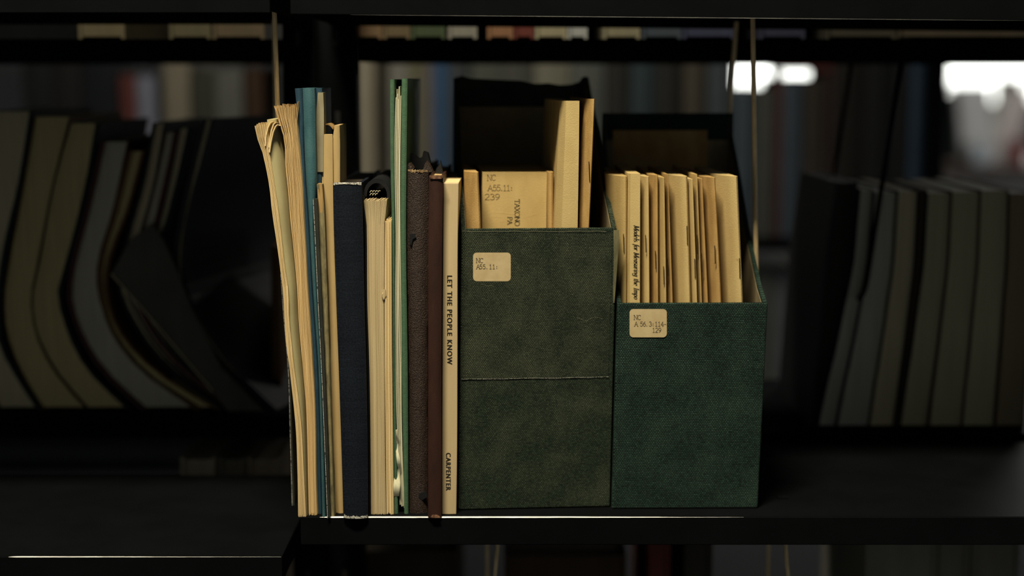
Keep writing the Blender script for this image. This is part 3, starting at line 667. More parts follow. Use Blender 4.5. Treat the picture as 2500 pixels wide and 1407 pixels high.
YX = .0207; ZO = ZOFF
b1 = file_box('green cloth file box with taller front, beside the cream paperback', (1127, 556), (1506, 559), (1119, 1243), (1489, 1241), YX, .178, 4.4,
              [(.0032, ZO + .0390), (.055, ZO + .067), (.103, ZO + .1045), (.152, ZO + .129), (.172, ZO + .142)], ZO + .1440, M['box1'],
              rag=[(1, .001), (.985, .0025), (.955, .002), (.93, -.002), (.87, -.004), (.78, -.0045), (.7, -.003), (.6, -.0035), (.5, -.001), (.3, 0), (.12, .001), (.06, .003), (0, .001)])
b2 = file_box('green cloth file box with lower front, packed with stapled pamphlets', (1508, 738), (1875, 742), (1494, 1240), (1850, 1243), YX, .190, 1.05,
              [(.0032, ZO - .0142), (.03, ZO - .004), (.092, ZO + .032), (.138, ZO + .0665), (.184, ZO + .098)], ZO + .1165, M['box2'])
# box 1 front details
plc = b1.p0 + b1.n * .0
def patch(b, pts, off, name, mt):
    P1 = [PPL(x, y, b.p0 + b.n * off, b.n) for x, y in pts]; P2 = [PPL(x, y, b.p0 + b.n * .0001, b.n) for x, y in pts]; n = len(pts)
    return mesh(name, P1 + P2, [list(range(n))[::-1]] + [[i, (i + 1) % n, (i + 1) % n + n, i + n] for i in range(n)], mt, b.t)
patch(b1, [(1129, 568), (1300, 569), (1495, 570), (1485, 921), (1124.5, 927)], .00035, 'cloth_patch', M['tape'])
thread(b1, 'patch_edge', [(1126 + 360 * k / 14, 927 - 6 * k / 14 + rnd.uniform(-.8, .8)) for k in range(15)], .3, M['white_wear'])
thread(b1, 'loose_thread', [(1174, 694), (1182, 696), (1190, 699), (1198, 697), (1206, 701)], .16, M['label_pale'])
thread(b1, 'loose_thread', [(1410, 776), (1425, 783), (1432, 785), (1440, 779), (1452, 775), (1462, 776), (1472, 780)], .16, M['label_pale'])
thread(b1, 'worn_crease', [(1128 + k * 22, 565 + rnd.uniform(-1, 1)) for k in range(17)], .3, M['label_pale'])
# peeling tape on the right corner of box 1
mb = MB(); rings = []
for (py, xl, xr) in resample([(562, 1498, 1511), (590, 1498, 1511.5), (620, 1498.5, 1509), (650, 1498, 1507), (690, 1497, 1504), (740, 1497, 1500)], 12):
    a, c = PPL(xl, py, b1.p0 + b1.n * .0006, b1.n), PPL(xr, py, b1.p0 + b1.n * .0002, b1.n)
    rings.append([a, c, c + b1.back * .0004, a + b1.back * .0004])
mb.loft(rings).build('peeling_tape', mat('yellowed_clear_tape', (.20, .18, .09), (.10, .095, .05), rough=.35, spec=.5, scale=(200, 200, 60)), b1.t)
s = sticker(b1, 1155, 617, 1247, 687, 9, M['label'])
pl1 = (b1.p0 + b1.n * .0006, b1.n)
write('typed_lettering', 'NC', (1163, 642), 11, 1.15, pl1, M['ink_soft'], s, pitch=.80)
write('typed_lettering', 'A55.11:', (1163, 657), 11, 1.15, pl1, M['ink_soft'], s, pitch=.72)
s = sticker(b2, 1537, 755, 1628, 824, 9, M['label'])
pl2 = (b2.p0 + b2.n * .0006, b2.n)
write('typed_lettering', 'NC', (1548, 781), 11, 1.15, pl2, M['ink_soft'], s, pitch=.80)
write('typed_lettering', 'A', (1549, 797), 11, 1.15, pl2, M['ink_soft'], s)
write('typed_lettering', '56.3:114-', (1563, 797), 11, 1.15, pl2, M['ink_soft'], s, pitch=.66)
write('typed_lettering', '129', (1593, 812), 11, 1.15, pl2, M['ink_soft'], s, pitch=.68)
# paper label inside the back of box 2
V = [b2.W(b2.xl(ZO + .06) + .010, b2.depth - .0040, z) for z in (ZO + .040, ZO + .1025)] + [b2.W(b2.xr(ZO + .06) - .020, b2.depth - .0040, z) for z in (ZO + .1025, ZO + .040)]
V2 = [p - b2.back * .0003 for p in V]
mesh('inside_label', V + V2, [[0, 1, 2, 3], [7, 6, 5, 4], [0, 4, 5, 1], [1, 5, 6, 2], [2, 6, 7, 3], [3, 7, 4, 0]], M['kraft_d'], b2.t, label='dim manila label inside the back')

# ------------------------------------------------------------------ pamphlets in the boxes
def pamphlet(label, b, rows, u, depth, mt, bulge=.0015, staple=None, inner=M['page'], yaw=None, group=None, name='pamphlet', cat='pamphlet', npt=9, text=None, sharp=False, skew=0, facet=None, tilt=0, n=10):
    """rows: (py, xl, xr) of the folded spine at distance u behind the box front; stands in the box"""
    p = b.p0 + b.back * u; Y0 = p[1]; fl = ZS + .0026
    yaw = math.degrees(math.atan2(-b.back[0], b.back[1])) if yaw is None else yaw
    ex = (1240 - rows[-1][0]) / (rows[-1][0] - rows[0][0])
    last = rows[-1]; f0 = rows[0]
    full = [*rows, (1235, last[1] + (last[1] - f0[1]) * ex * .55, last[2] + (last[2] - f0[2]) * ex * .55)]
    t = thing(name, label, cat, base_of(full, Y0, fl), group)
    sec = None
    if skew: sec = [(0, skew), (.10, skew * .85), (.25, skew * .62), (.45, skew * .36), (.62, skew * .17), (.76, skew * .05), (.9, 0), (.97, .0008), (1, .0024)]
    if facet: sec = [(0, facet[1]), (facet[0], 0), (1, 0)]
    o = body(MB(), full, Y0, depth, floor=fl, yaw=yaw, bulge=bulge, n=n, npt=npt, inset=.004 if skew else .0006, sec=sec, tilt=tilt)
    o = o.build('cover', mt, t, smooth=not sharp)
    if bulge and not sharp:
        w_ = [(r[0] + 1, r[1] + (r[2] - r[1]) * .22, r[2] - (r[2] - r[1]) * .22) for r in full]
    if staple:
        sx, s0, s1 = staple; sx -= 1.5
        rr = np.array(full); xl, xr = np.interp((s0 + s1) / 2, rr[:, 0], rr[:, 1]), np.interp((s0 + s1) / 2, rr[:, 0], rr[:, 2])
        uu = max(-1, min(1, (sx - xl) / (xr - xl) * 2 - 1)); yy = Y0 - (0 if skew else bulge * (1 - abs(uu) ** 2.2)) - .0003 - tilt * (PY(sx, (s0 + s1) / 2, Y0)[2] - fl)
        a, c = PY(sx - .5, s0, yy), PY(sx + .8, s1, yy)
        MB().tube([a + np.array([0, .0012, .0001]), a, (a + c) / 2 + np.array([0, -.00015, 0]), c, c + np.array([0, .0012, -.0001])], .00033, 6).build('staple', M['staple'], t)
    return t, Y0
# box 1, left to right
pamphlet('short orange-tan pamphlet with folded spine, leftmost in the taller green box', b1, [(421, 1132, 1168), (556, 1135, 1174)], .012, .12, M['tan_o'], skew=.012)
t, yc = pamphlet('broad tan volume with handwritten call number and title, inside the taller green box', b1, [(421, 1178, 1335), (556, 1177, 1334)], .036, .12, M['tan'], bulge=.00001, name='book', cat='book', npt=11, n=14)
p0_ = b1.p0 + b1.back * .036; pl = (np.array([0, p0_[1] - .00015, 0]), np.array([0, 1., 0]))
write('handwritten_lettering', 'NC', (1190, 441), 14, 1.05, pl, M['pencil'], t, wscale=.95, wobble=.03)
write('handwritten_lettering', 'A55.11:', (1191, 466), 14, 1.05, pl, M['pencil'], t, wscale=1.1, wobble=.03)
write('handwritten_lettering', '239', (1184, 488), 14, 1.05, pl, M['pencil'], t, wscale=1.45, wobble=.025)
write('title_lettering', 'TAXONO', (1257, 487), 11.5, 1.3, pl, M['ink'], t, vert=True, wscale=1.12, thick_down=1.0)
write('title_lettering', 'PA', (1239.5, 530), 11, 1.3, pl, M['ink'], t, vert=True, wscale=1.1)
for (pts) in ([(1190, 523), (1220, 520), (1250, 524), (1290, 519)], [(1185, 534), (1210, 530), (1240, 533)], [(1270, 535), (1300, 527), (1318, 522)], [(1200, 545), (1235, 541), (1262, 546)]):
    MB().tube([PY(x, y, pl[0][1] + .00015) for x, y in pts], [.00003, .00014, .00014, .00003][:len(pts)] if len(pts) == 4 else [.00003, .00012, .00003], 5).build('crease', M['tan'], t)
pamphlet('sliver-thin tan pamphlet beside the broad handwritten volume', b1, [(420, 1337, 1351), (556, 1338, 1351)], .030, .12, M['tan_o'], bulge=.002)
pamphlet('tall flat-spined tan booklet, the wider of two rising above the taller green box', b1, [(246, 1367, 1413), (400, 1361, 1411.5), (556, 1354, 1409)], .016, .12, M['tan_l'], sharp=True, facet=(.30, .012), tilt=.035)
pamphlet('tall thin stapled tan pamphlet, rightmost in the taller green box', b1, [(241, 1427, 1451), (400, 1421, 1445), (556, 1414, 1438)], .016, .12, M['tan_o'], skew=.010, staple=(1440, 396, 441), tilt=.035)
# box 2: (top y, spine left, right at top, left, right at the box rim, cover, staple, label)
PM = [
 (431, 1484, 1532, 1500, 1530, 'tan', (1524, 573, 614), 'stapled tan pamphlet, leftmost in the lower green box', .012),
 (424, 1534, 1563, 1532, 1562, 'tan_l', None, 'flat-spined pamphlet with italic title lettering, second from the left in the lower box', .010),
 (432, 1564, 1585, 1564, 1587, 'tan_l', (1578, 575, 616), 'stapled tan pamphlet just right of the italic-titled one', .011),
 (428, 1586, 1607, 1589, 1608, 'tan_o', (1602, 614, 657), 'darker tan stapled pamphlet, fourth from left in the lower box', .012),
 (434, 1608, 1623, 1610, 1628, 'tan', (1622, 652, 695), 'tan pamphlet with lowest staple, fifth from left in the lower box', .009),
 (426, 1624, 1632, 1629, 1643, 'tan_o', (1632, 633, 674), 'brownish thin stapled pamphlet left of the wide pale one', .014),
 (431, 1634, 1679, 1646, 1687, 'tan_l', (1679, 552, 597), 'pale wide pamphlet with highest staple, middle of the lower box', .010),
 (438, 1679, 1692, 1688, 1703, 'tan_l', (1698, 633, 678), 'thin pale stapled pamphlet just right of the wide pale one', .009),
 (426, 1693, 1703, 1704, 1714, 'tan', (1704, 575, 620), 'thin tan stapled pamphlet standing slightly taller, right of middle in the lower box', .013),
 (437, 1704, 1715, 1715, 1729, 'tan_o', (1715, 620, 665), 'narrow orange-tan stapled pamphlet, third from the right in the lower box', .014),
 (434, 1716, 1747, 1730, 1762, 'tan_o', (1747, 601, 644), 'orange-brown stapled pamphlet, second from the right in the lower box', .011),
 (431, 1748, 1802, 1765, 1815, 'tan_l', (1807, 631, 678), 'wide pale stapled pamphlet with rust marks, rightmost in the lower box', .008),
]
for i, (ty, a, c, d, e, mk, st, lb, u) in enumerate(PM):
    t, y0 = pamphlet(lb, b2, [(ty, a, c), (585, (a + d) / 2 - .5, (c + e) / 2), (740, d, e)], u + .004, .13 - u, M[mk], bulge=.0004, staple=st, group='pamphlets in the lower file box', yaw=1.0 + i * .12, sharp=(i == 1), npt=3, skew=0 if i == 1 else .004 + .00055 * (c - a), facet=(.18, .004) if i == 1 else None)
    if i == 1:
        write('title_lettering', 'Models for Measuring the Impo', (1547.5, 550), 12.5, 1.0, yplane(y0 - .0002), M['ink'], t, vert=True, shear=.28, wscale=.92 * 188 / 182 * .93, thick_down=1.5)
    if i == 11:
        for (px, wd) in ((1774, 5), (1781, 3), (1786, 6), (1794, 4), (1800, 7)):
            rr_ = np.array([[ty, a, c], [585, (a + d) / 2 - .5, (c + e) / 2], [740, d, e]])
            def surf(x, y):
                xl, xr = np.interp(y, rr_[:, 0], rr_[:, 1]), np.interp(y, rr_[:, 0], rr_[:, 2]); sk = .004 + .00055 * (c - a)
                tt = (x - xl) / (xr - xl)
                return PY(x, y, y0 + float(np.interp(tt, [0, .10, .25, .45, .62, .76, .9, 1], [sk, .85 * sk, .62 * sk, .36 * sk, .17 * sk, .05 * sk, 0, .002])) - .0003)
            q = [surf(px, 632), surf(px + wd, 632), surf(px + wd, 637), surf(px, 637)]
            mesh('rust_mark', q, [[3, 2, 1, 0]], M['rust'], t)
# ------------------------------------------------------------------ wire book supports
def wire(label, pts, r=.0022, m=None):
    t = thing('wire_book_support', label, 'book support', tuple(pts[0]))
    P_ = [np.array(p, float) for p in pts]; out = [P_[0]]
    for a, b, c in zip(P_[:-2], P_[1:-1], P_[2:]):            # rounded corners
        l = min(.02, np.linalg.norm(a - b) * .45, np.linalg.norm(c - b) * .45); u1 = (a - b) / np.linalg.norm(a - b); u2 = (c - b) / np.linalg.norm(c - b)
        for s in np.linspace(0, 1, 6):
            out.append((1 - s) ** 2 * (b + u1 * l) + 2 * s * (1 - s) * b + s * s * (b + u2 * l))
    out.append(P_[-1])
    MB().tube(out, r, 8).build('rod', m or M['wire'], t, smooth=True)
    for e in (out[0], out[-1]):
        MB().box(e[0] - .004, e[0] + .004, e[1] - .004, e[1] + .004, e[2], e[2] + .006).build('clip', M['steel'], t)
    return t
fr_t, fr_b = PY(1838, 66, .09), PY(1846, 640, .09)
bk_t, bk_b = PY(1797, 92, .218), PY(1781, 300, .218)
dz_ = (ZS + .06)
def ext(a, b, z): return a + (b - a) * ((z - a[2]) / (b[2] - a[2]))
fb = ext(fr_t, fr_b, dz_); bb = np.array([fb[0] - .001, .218, dz_])
zt = ZOFF + .192
wire('bronze wire book support hanging just right of the lower green box', [ext(fr_t, fr_b, zt), ext(fr_t, fr_b, ZS + .02), (ext(bk_t, bk_b, ZS + .02)[0], .218, ZS + .02), (bk_t[0], .218, zt - .001)], .0018)
a, b_ = PY(671, 66, .05), PY(677, 250, .05)
wire('wire book support hanging beside the upright, behind the pale booklets', [ext(a, b_, zt), ext(a, b_, ZOFF + .07), (PY(676, 400, .2)[0], .2, ZOFF + .07), (PY(671, 100, .2)[0], .2, zt)], .0018)
ZRB = ZRU - .004
a, b_, c_, d_ = PY(2200, 160, .249), PY(2108, 735, .249), PY(2068, 756, .249), PY(2100, 180, .36)
wire('dim wire book support hanging in front of the pale page edges at right', [ext(a, b_, ZRB), b_, (c_[0], .38, c_[2]), (c_[0] + .03, .39, ZRB)], .0022, M['steel'])
a, b_ = PY(1215, 1335, .05), PY(1209, 1400, .05)
wire('short wire rod seen below the shelf under the taller green box', [ext(a, b_, ZS - .005), ext(a, b_, ZS - .25), (a[0] - .01, .18, ZS - .25), (a[0] - .01, .18, ZS - .005)], .0016)
a, b_ = PY(1918, 1335, .05), PY(1923, 1400, .05)
wire('short wire rod seen below the shelf near its right end', [ext(a, b_, ZS - .005), ext(a, b_, ZS - .25), (a[0] + .01, .18, ZS - .25), (a[0] + .01, .18, ZS - .005)], .0016)

# ------------------------------------------------------------------ books on the rear face, page edges toward us
def rear_book(label, rows, Y0, floor, pg, cv, cl=4, cr=4, depth=.18, n=18, yaw=0, bulge=-.001, group=None, name='book'):
    t = thing(name, label, 'book', base_of(rows, Y0, floor), group)
    if pg is not None:
        body(MB(), [(r[0] + 2, r[1] + cl, r[2] - cr) for r in rows], Y0 + .002, depth - .006, floor=floor + .0025, n=n, bulge=bulge, yaw=yaw, inset=0).build('page_block', pg, t, smooth=True)
    if cl: body(MB(), [(r[0], r[1], r[1] + cl - .3) for r in rows], Y0, depth, floor=floor, n=n, npt=3, yaw=yaw, inset=0).build('front_board', cv, t)
    if cr: body(MB(), [(r[0], r[2] - cr + .3, r[2]) for r in rows], Y0, depth, floor=floor, n=n, npt=3, yaw=yaw, inset=0).build('back_board', cv, t)
    return t
YR = .258
pgA, pgB, pgC = plain((.56, .48, .29)), plain((.58, .47, .22)), plain((.52, .48, .35))
cvD, cvR, cvO = plain((.012, .018, .018), False), plain((.085, .035, .03), False), plain((.16, .085, .03), False)
L1 = [(271, -30, 84), (448, -60, 56), (622, -90, 18), (730, -102, 4), (850, -85, 10), (930, -45, 50), (1013, 0, 103)]
L2 = [(284, 85, 170), (448, 58, 130), (670, 17, 88), (720, 10, 78), (820, 15, 87), (930, 57, 142), (1013, 106, 213)]
L3 = [(300, 171, 243), (448, 131, 218), (672, 89, 163), (715, 79, 151), (795, 82, 166), (927, 143, 234), (1013, 215, 322)]
L4 = [(345, 246, 313), (497, 212, 282), (696, 165, 238), (715, 163, 240), (801, 182, 270), (921, 252, 360), (1011, 345, 480)]
L5 = [(368, 315, 353), (497, 284, 320), (696, 240, 262), (715, 242, 263), (829, 276, 304), (933, 365, 408), (1012, 482, 538)]
rear_book('leftmost slumped book with grey-olive page edges, cut by the left frame edge', L1, YR, ZRL, pgA, cvD, 3, 12)
rear_book('bowed book with yellow-olive page edges, second from the left behind', L2, YR, ZRL, pgB, cvO, 2, 1.5)
rear_book('bowed book with yellow-olive page edges and thick black board, third from left behind', L3, YR, ZRL, pgB, cvD, 1.5, 10)
rear_book('bowed book with greyer page edges, fourth from the left behind', L4, YR, ZRL, pgC, cvR, 12, 3)
rear_book('thin slumped book with brown cover and olive page edges, fifth from left behind', L5, YR, ZRL, pgB, cvO, 9, 8)
# thin volumes sagging to the right
L6 = [(300, 372, 402), (448, 345, 376), (597, 304, 336), (700, 284, 306), (790, 320, 340), (900, 400, 420), (1012, 541, 560)]
L7 = [(322, 404, 436), (448, 378, 410), (597, 338, 372), (700, 307, 330), (790, 341, 362), (900, 421, 444), (1012, 561, 580)]
L8 = [(312, 438, 470), (448, 412, 440), (597, 374, 398), (700, 331, 352), (790, 363, 384), (900, 446, 466), (1012, 582, 600)]
rear_book('thin grey-olive slumped volume, left one of three sagging together behind', L6, YR, ZRL, pgA, cvD, 8, 2)
rear_book('thin volume with dull purple board, middle one of three sagging together behind', L7, YR, ZRL, pgC, cvR, 2, 12)
rear_book('thin dark volume, right one of three sagging together behind', L8, YR, ZRL, pgA, cvD, 2, 12)
L9 = [(290, 494, 524), (400, 468, 496), (497, 446, 470), (647, 425, 450), (703, 430, 456), (789, 470, 496), (898, 540, 566), (1010, 656, 676)]
t = rear_book('large black slumped volume with a narrow pale strip of pages, beside the upright', L9, YR + .002, ZRL, pgA, M['black_cover'], 9, 8, depth=.2, yaw=-14, n=24)
# drooping dark cover flap
pts = [(272, 668), (318, 585), (370, 545), (400, 590), (430, 660), (470, 760), (540, 900), (640, 1010), (692, 1005), (684, 1030), (640, 1046), (596, 1040), (556, 1015), (520, 955), (460, 885), (380, 790), (300, 700)]
yy = YR - .012
V = [PY(x, y, yy + .000012 * (x - 272)) for x, y in pts]; n_ = len(pts)
V = [np.array([p[0], p[1], max(p[2], ZRL + .001)]) for p in V]
t = thing('loose_cover', 'dark drooping paper cover flap hanging over the sagging volumes behind', 'book cover', (V[0][0], yy, ZRL))
mesh('flap', V + [p + np.array([.0008, .0015, 0]) for p in V], [list(range(n_))[::-1], list(range(n_, 2 * n_))] + [[i, (i + 1) % n_, (i + 1) % n_ + n_, i + n_] for i in range(n_)], plain((.10, .092, .072), False), t)
thr = MB().tube([PY(x, y, yy - .001 + .000012 * (x - 272)) for x, y in [(272, 669), (300, 701), (380, 791), (460, 886), (520, 956)]], .0007, 5).build('flap_edge', pgA, t)
RO = [(600, 662, 684), (900, 664, 686), (1012, 668, 688)]
rear_book('narrow rust-brown book glimpsed between black volume and upright', RO, .30, ZRL, cvO, cvO, 3, 3, depth=.12)

def g_(y): return float(np.interp(y, [440, 465, 650, 850, 960, 1060], [-.01, 0, .16, .55, .8, 1]))
def lean(t0, b0, t1, b1_, ty=465): return [(y, t0 + (b0 - t0) * g_(y), t1 + (b1_ - t1) * g_(y)) for y in (ty, 550, 650, 750, 850, 960, 1060)]
pgW, pgG = plain((.50, .47, .38)), plain((.46, .41, .25))
RR = [(2100, 1997, 2132, 2038, pgW, cvD, 'pale grey leaning page edges, leftmost in the rear row at right'),
      (2136, 2043, 2190, 2118, pgW, cvD, 'grey-white leaning page edges, second in the rear row at right'),
      (2193, 2122, 2241, 2180, pgA, cvD, 'grey-olive leaning page edges left of the dark brown volume'),
      (2244, 2183, 2263, 2195, plain((.06, .04, .025)), cvD, 'narrow dark brown volume among pale page edges at right'),
      (2266, 2198, 2322, 2262, pgG, cvD, 'olive page edges just right of the dark brown volume'),
      (2325, 2268, 2392, 2345, pgG, cvO, 'broad olive page edges, third from the right frame edge'),
      (2395, 2349, 2462, 2425, pgG, cvD, 'olive page edges, second from the right frame edge'),
      (2465, 2430, 2522, 2500, plain((.26, .20, .115)), cvO, 'brownish page edges touching the right frame edge'),]
for k, (t0, b0, t1, b1_, pg, cv, lb) in enumerate(RR):
    rear_book(lb, lean(t0, b0, t1, b1_, 462 + (k * 7) % 10), YR, ZRR, pg, cv, 1.2, 1.2, depth=.17)
rear_book('ragged black-brown volume left of the pale leaning page edges at right', [(445, 2040, 2094), (650, 2010, 2078), (850, 1992, 2036), (1060, 1975, 1993)], YR + .01, ZRR, plain((.035, .025, .018)), M['black_cover'], 8, 8, depth=.16)

# rear upper shelf: bottoms of books seen through the slit under the top shelf
def block_book(label, x0, x1, ytop, Y0, floor, depth, c, name='book', group=None, h=None, spine_out=False):
    a, b = PY(x0, 300, Y0), PY(x1, 300, Y0); z1 = floor + h if h else PY(x0, ytop, Y0)[2]
    t = thing(name, label, 'book', ((a[0] + b[0]) / 2, Y0, floor), group); th = min(.003, (b[0] - a[0]) * .15)
    cm = plain(c, False)
    MB().box(a[0] + th, b[0] - th, Y0 + (.006 if spine_out else .003), Y0 + depth - .002, floor + .003, z1 - .003).build('page_block', M['page_pale'] if spine_out else plain(c), t)
    MB().box(a[0], a[0] + th, Y0, Y0 + depth, floor, z1).build('front_board', cm, t); MB().box(b[0] - th, b[0], Y0, Y0 + depth, floor, z1).build('back_board', cm, t)
    if spine_out:
        mb = MB(); rings = []
        for z in (floor, z1):
            rings.append([(a[0] + (b[0] - a[0]) * k / 6, Y0 - .003 * math.sin(math.pi * k / 6), z) for k in range(7)] + [(b[0] - th, Y0 + .005, z), (a[0] + th, Y0 + .005, z)])
        mb.loft(rings).build('spine', cm, t)
    return t
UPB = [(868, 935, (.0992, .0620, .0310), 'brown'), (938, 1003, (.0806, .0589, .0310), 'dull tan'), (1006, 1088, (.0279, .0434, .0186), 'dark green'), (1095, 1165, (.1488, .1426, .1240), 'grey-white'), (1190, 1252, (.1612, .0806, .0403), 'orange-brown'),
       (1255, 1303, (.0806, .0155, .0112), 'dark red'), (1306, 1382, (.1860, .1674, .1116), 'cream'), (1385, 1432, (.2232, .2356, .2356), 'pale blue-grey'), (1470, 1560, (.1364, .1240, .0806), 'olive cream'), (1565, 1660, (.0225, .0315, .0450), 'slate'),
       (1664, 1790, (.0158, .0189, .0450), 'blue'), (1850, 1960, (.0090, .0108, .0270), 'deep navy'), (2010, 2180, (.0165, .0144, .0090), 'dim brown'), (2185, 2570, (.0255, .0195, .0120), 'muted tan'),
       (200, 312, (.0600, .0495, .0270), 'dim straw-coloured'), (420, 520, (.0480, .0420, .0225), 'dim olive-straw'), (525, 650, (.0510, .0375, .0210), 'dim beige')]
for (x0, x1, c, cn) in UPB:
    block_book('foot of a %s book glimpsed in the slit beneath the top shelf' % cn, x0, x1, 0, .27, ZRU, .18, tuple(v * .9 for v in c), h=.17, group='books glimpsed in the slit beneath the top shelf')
# rear lower shelf
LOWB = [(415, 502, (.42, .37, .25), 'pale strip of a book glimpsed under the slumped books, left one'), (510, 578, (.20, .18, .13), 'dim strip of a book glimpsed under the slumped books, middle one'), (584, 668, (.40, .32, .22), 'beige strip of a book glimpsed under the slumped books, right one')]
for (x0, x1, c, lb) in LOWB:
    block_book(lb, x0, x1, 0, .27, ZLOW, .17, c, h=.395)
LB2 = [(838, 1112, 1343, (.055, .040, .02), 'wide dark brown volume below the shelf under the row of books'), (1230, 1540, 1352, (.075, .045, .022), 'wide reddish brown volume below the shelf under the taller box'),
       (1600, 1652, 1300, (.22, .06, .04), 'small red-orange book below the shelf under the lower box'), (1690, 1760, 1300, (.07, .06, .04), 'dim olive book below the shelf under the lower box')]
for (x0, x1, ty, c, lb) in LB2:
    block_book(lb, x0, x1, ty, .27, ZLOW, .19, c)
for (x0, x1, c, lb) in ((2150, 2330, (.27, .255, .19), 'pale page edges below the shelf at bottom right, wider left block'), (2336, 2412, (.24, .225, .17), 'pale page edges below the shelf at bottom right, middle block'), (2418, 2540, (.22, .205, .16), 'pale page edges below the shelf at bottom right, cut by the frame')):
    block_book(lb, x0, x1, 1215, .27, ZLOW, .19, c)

# ------------------------------------------------------------------ far bookcase across the next aisle
YFAR = 1.35; ZF = PY(1250, 578, 1.35)[2]
far = thing('bookcase', 'blurred black bookcase across the next aisle', 'bookcase', (-.3, 1.45, 0))
xe = PY(2258, 300, YFAR)[0]
for x in (-1.25, -.35, xe):
    MB().box(x, x + .03, YFAR - .01, YFAR + .26, 0, 2.1).build('upright', M['steel'], far)
for z in (ZF - .36, ZF, ZF + .36, ZF + .72):
    MB().box(-1.22, xe, YFAR - .015, YFAR + .25, z - .022, z).build('shelf', M['steel'], far)
FB = [(60, 130, 130, (.017, .019, .017), 'dark green-black'), (134, 200, 130, (.022, .019, .017), 'dark umber'), (204, 290, 140, (.014, .017, .019), 'charcoal'), (296, 334, 183, (.176, .055, .044), 'dull red'), (336, 380, 186, (.303, .319, .385), 'pale lilac-blue'), (402, 464, 150, (.341, .297, .209), 'bright cream'), (470, 524, 170, (.077, .077, .055), 'dusky olive'), (528, 594, 166, (.198, .198, .165), 'pale greenish'), (604, 642, 166, (.088, .047, .025), 'rust orange'),
      (872, 914, 110, (.52, .46, .33), 'tall beige'), (916, 950, 110, (.055, .048, .032), 'dark brown'), (952, 998, 120, (.36, .34, .28), 'stone grey'), (1000, 1034, 118, (.24, .225, .13), 'olive khaki'), (1036, 1058, 118, (.26, .23, .20), 'taupe'), (1060, 1094, 110, (.07, .15, .28), 'bright blue'),
      (1096, 1140, 112, (.09, .10, .10), 'dim grey'), (1150, 1225, 130, (.13, .135, .11), 'ash grey'), (1230, 1300, 130, (.12, .12, .10), 'smoky'), (1306, 1392, 115, (.34, .32, .23), 'sand'), (1396, 1474, 112, (.20, .21, .18), 'grey-green'), (1480, 1534, 118, (.06, .055, .045), 'blackish brown'),
      (1540, 1598, 120, (.07, .10, .105), 'dull teal'), (1602, 1660, 125, (.05, .048, .04), 'coal'), (1668, 1722, 122, (.13, .11, .08), 'muddy brown'), (1728, 1788, 118, (.11, .13, .14), 'slate grey'), (1792, 1846, 213, (.11, .14, .16), 'short steel-blue'), (1850, 1896, 215, (.13, .13, .11), 'short khaki-grey'), (1899, 1908, 172, (.20, .07, .06), 'very thin red'), (1910, 1962, 191, (.10, .125, .15), 'short blue-grey'), (1965, 2018, 191, (.07, .055, .04), 'short dark-brown'), (2021, 2032, 172, (.08, .05, .04), 'very thin brown'),
      (2034, 2106, 110, (.03, .025, .02), 'soot-dark'), (2110, 2180, 110, (.02, .02, .02), 'pitch black'), (2184, 2220, 115, (.022, .022, .022), 'jet black'), (2222, 2256, 118, (.05, .08, .12), 'midnight blue')]
for (x0, x1, ty, c, cn) in FB:
    block_book('blurred %s book upright on the far bookcase' % cn, x0, x1, ty, YFAR, ZF, .06 if 'very thin' in cn else .2, c, spine_out=True, group='books on the far bookcase')
for (x0, x1, c, cn) in ((1800, 1850, (.12, .12, .10), 'drab'), (1856, 1900, (.20, .20, .17), 'pale grey'), (1904, 1936, (.22, .23, .23), 'cool grey'), (1940, 1980, (.16, .14, .11), 'greyish brown')):
    block_book('blurred %s book on the lower far shelf beside the lower green box' % cn, x0, x1, 660, YFAR, ZF - .36, .2, c, spine_out=True)
za = PY(1968, 171, YFAR)[2]; xa, xb = PY(1898, 172, YFAR)[0], PY(2034, 172, YFAR)[0]
t = thing('book', 'dark red book lying across the short books far behind, bright gap beneath it', 'book', ((xa + xb) / 2, YFAR + .1, za))
MB().box(xa, xb, YFAR + .002, YFAR + .08, za, za + .003).box(xa, xb, YFAR + .002, YFAR + .08, za + .036, za + .039).build('cover', plain((.30, .07, .06), False), t)
MB().box(xa + .002, xb - .002, YFAR + .003, YFAR + .079, za + .003, za + .036).build('page_block', plain((.10, .045, .035)), t)

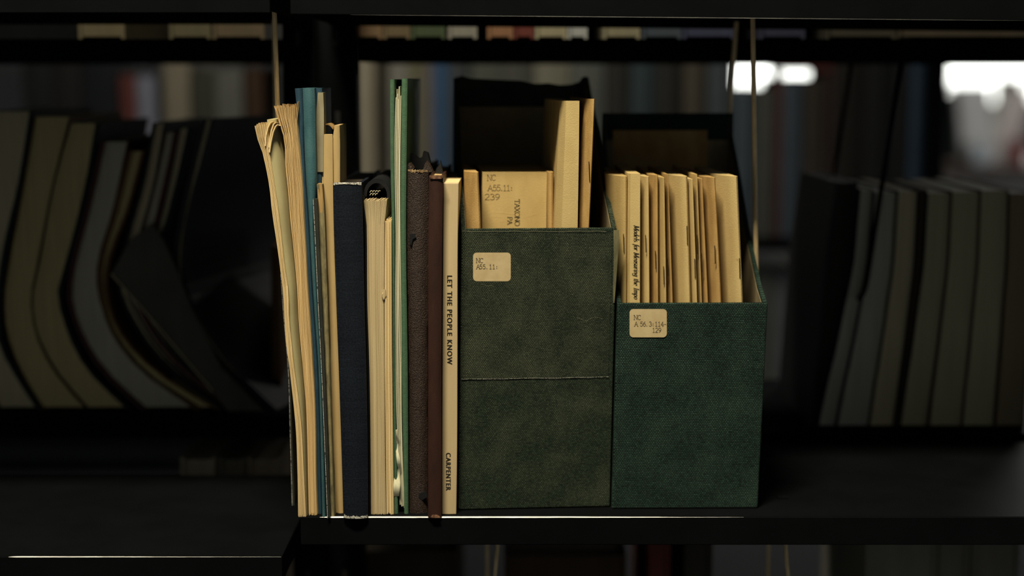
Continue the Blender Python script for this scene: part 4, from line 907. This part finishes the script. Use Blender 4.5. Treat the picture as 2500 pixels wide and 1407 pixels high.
# ------------------------------------------------------------------ reading table by the window, far out of focus
YT = 4.0
zt_ = PY(2400, 400, YT)[2]
t = thing('counter', 'dark high counter by the bright window, far out of focus at right', 'counter', (1.9, YT + .3, 0))
MB().box(1.2, 2.6, YT - .1, YT + .7, zt_ - .03, zt_).build('counter_top', M['wood'], t)
for x in (1.23, 2.53):
    for y in (YT - .07, YT + .64): MB().box(x, x + .04, y, y + .04, 0, zt_ - .03).build('leg', M['wood'], t)
def lump(name, label, cat, px, y0, y1, wpx, Y, c, leanx=0, d=.1):
    a, b = PY(px - wpx / 2, y1, Y), PY(px + wpx / 2, y1, Y); top = PY(px, y0, Y)[2]; dx = leanx / F_PX * (Y + DIST)
    t = thing(name, label, cat, ((a[0] + b[0]) / 2, Y, zt_)); th = .004
    V = lambda x0, x1, y_0, y_1, i0: [(x0, y_0, zt_ + i0), (x1, y_0, zt_ + i0), (x1, y_1, zt_ + i0), (x0, y_1, zt_ + i0), (x0 + dx, y_0, top - i0), (x1 + dx, y_0, top - i0), (x1 + dx, y_1, top - i0), (x0 + dx, y_1, top - i0)]
    Q = [[3, 2, 1, 0], [4, 5, 6, 7], [0, 1, 5, 4], [1, 2, 6, 5], [2, 3, 7, 6], [3, 0, 4, 7]]
    MB().add(V(a[0], b[0], Y, Y + th, 0), Q).build('front_board', plain(c, False), t); MB().add(V(a[0], b[0], Y + d, Y + d + th, 0), Q).build('back_board', plain(c, False), t)
    MB().add(V(a[0] + .003, b[0] - .003, Y + th, Y + d, .003), Q).build('page_block', plain((.6, .58, .52)), t)
lump('binder', 'blurred pale grey binder leaning on the far counter', 'binder', 2392, 208, 400, 78, YT + .15, (.62, .62, .62), leanx=-22)
lump('binder', 'blurred pinkish white binder slanting at the far right of the counter', 'binder', 2446, 218, 400, 50, YT + .3, (.66, .58, .57), leanx=44)
lump('book', 'blurred dark green book standing left on the far counter', 'book', 2320, 226, 400, 60, YT + .2, (.012, .02, .018), leanx=6)
lump('book', 'blurred small pale blue book at the front of the far counter', 'book', 2396, 352, 400, 40, YT + .02, (.50, .58, .64))
lump('book', 'blurred crimson book at the right frame edge on the far counter', 'book', 2488, 345, 400, 34, YT + .05, (.22, .02, .03))
lump('book', 'blurred dark brown book before the window at far right', 'book', 2466, 190, 400, 44, YT + .55, (.06, .03, .022))
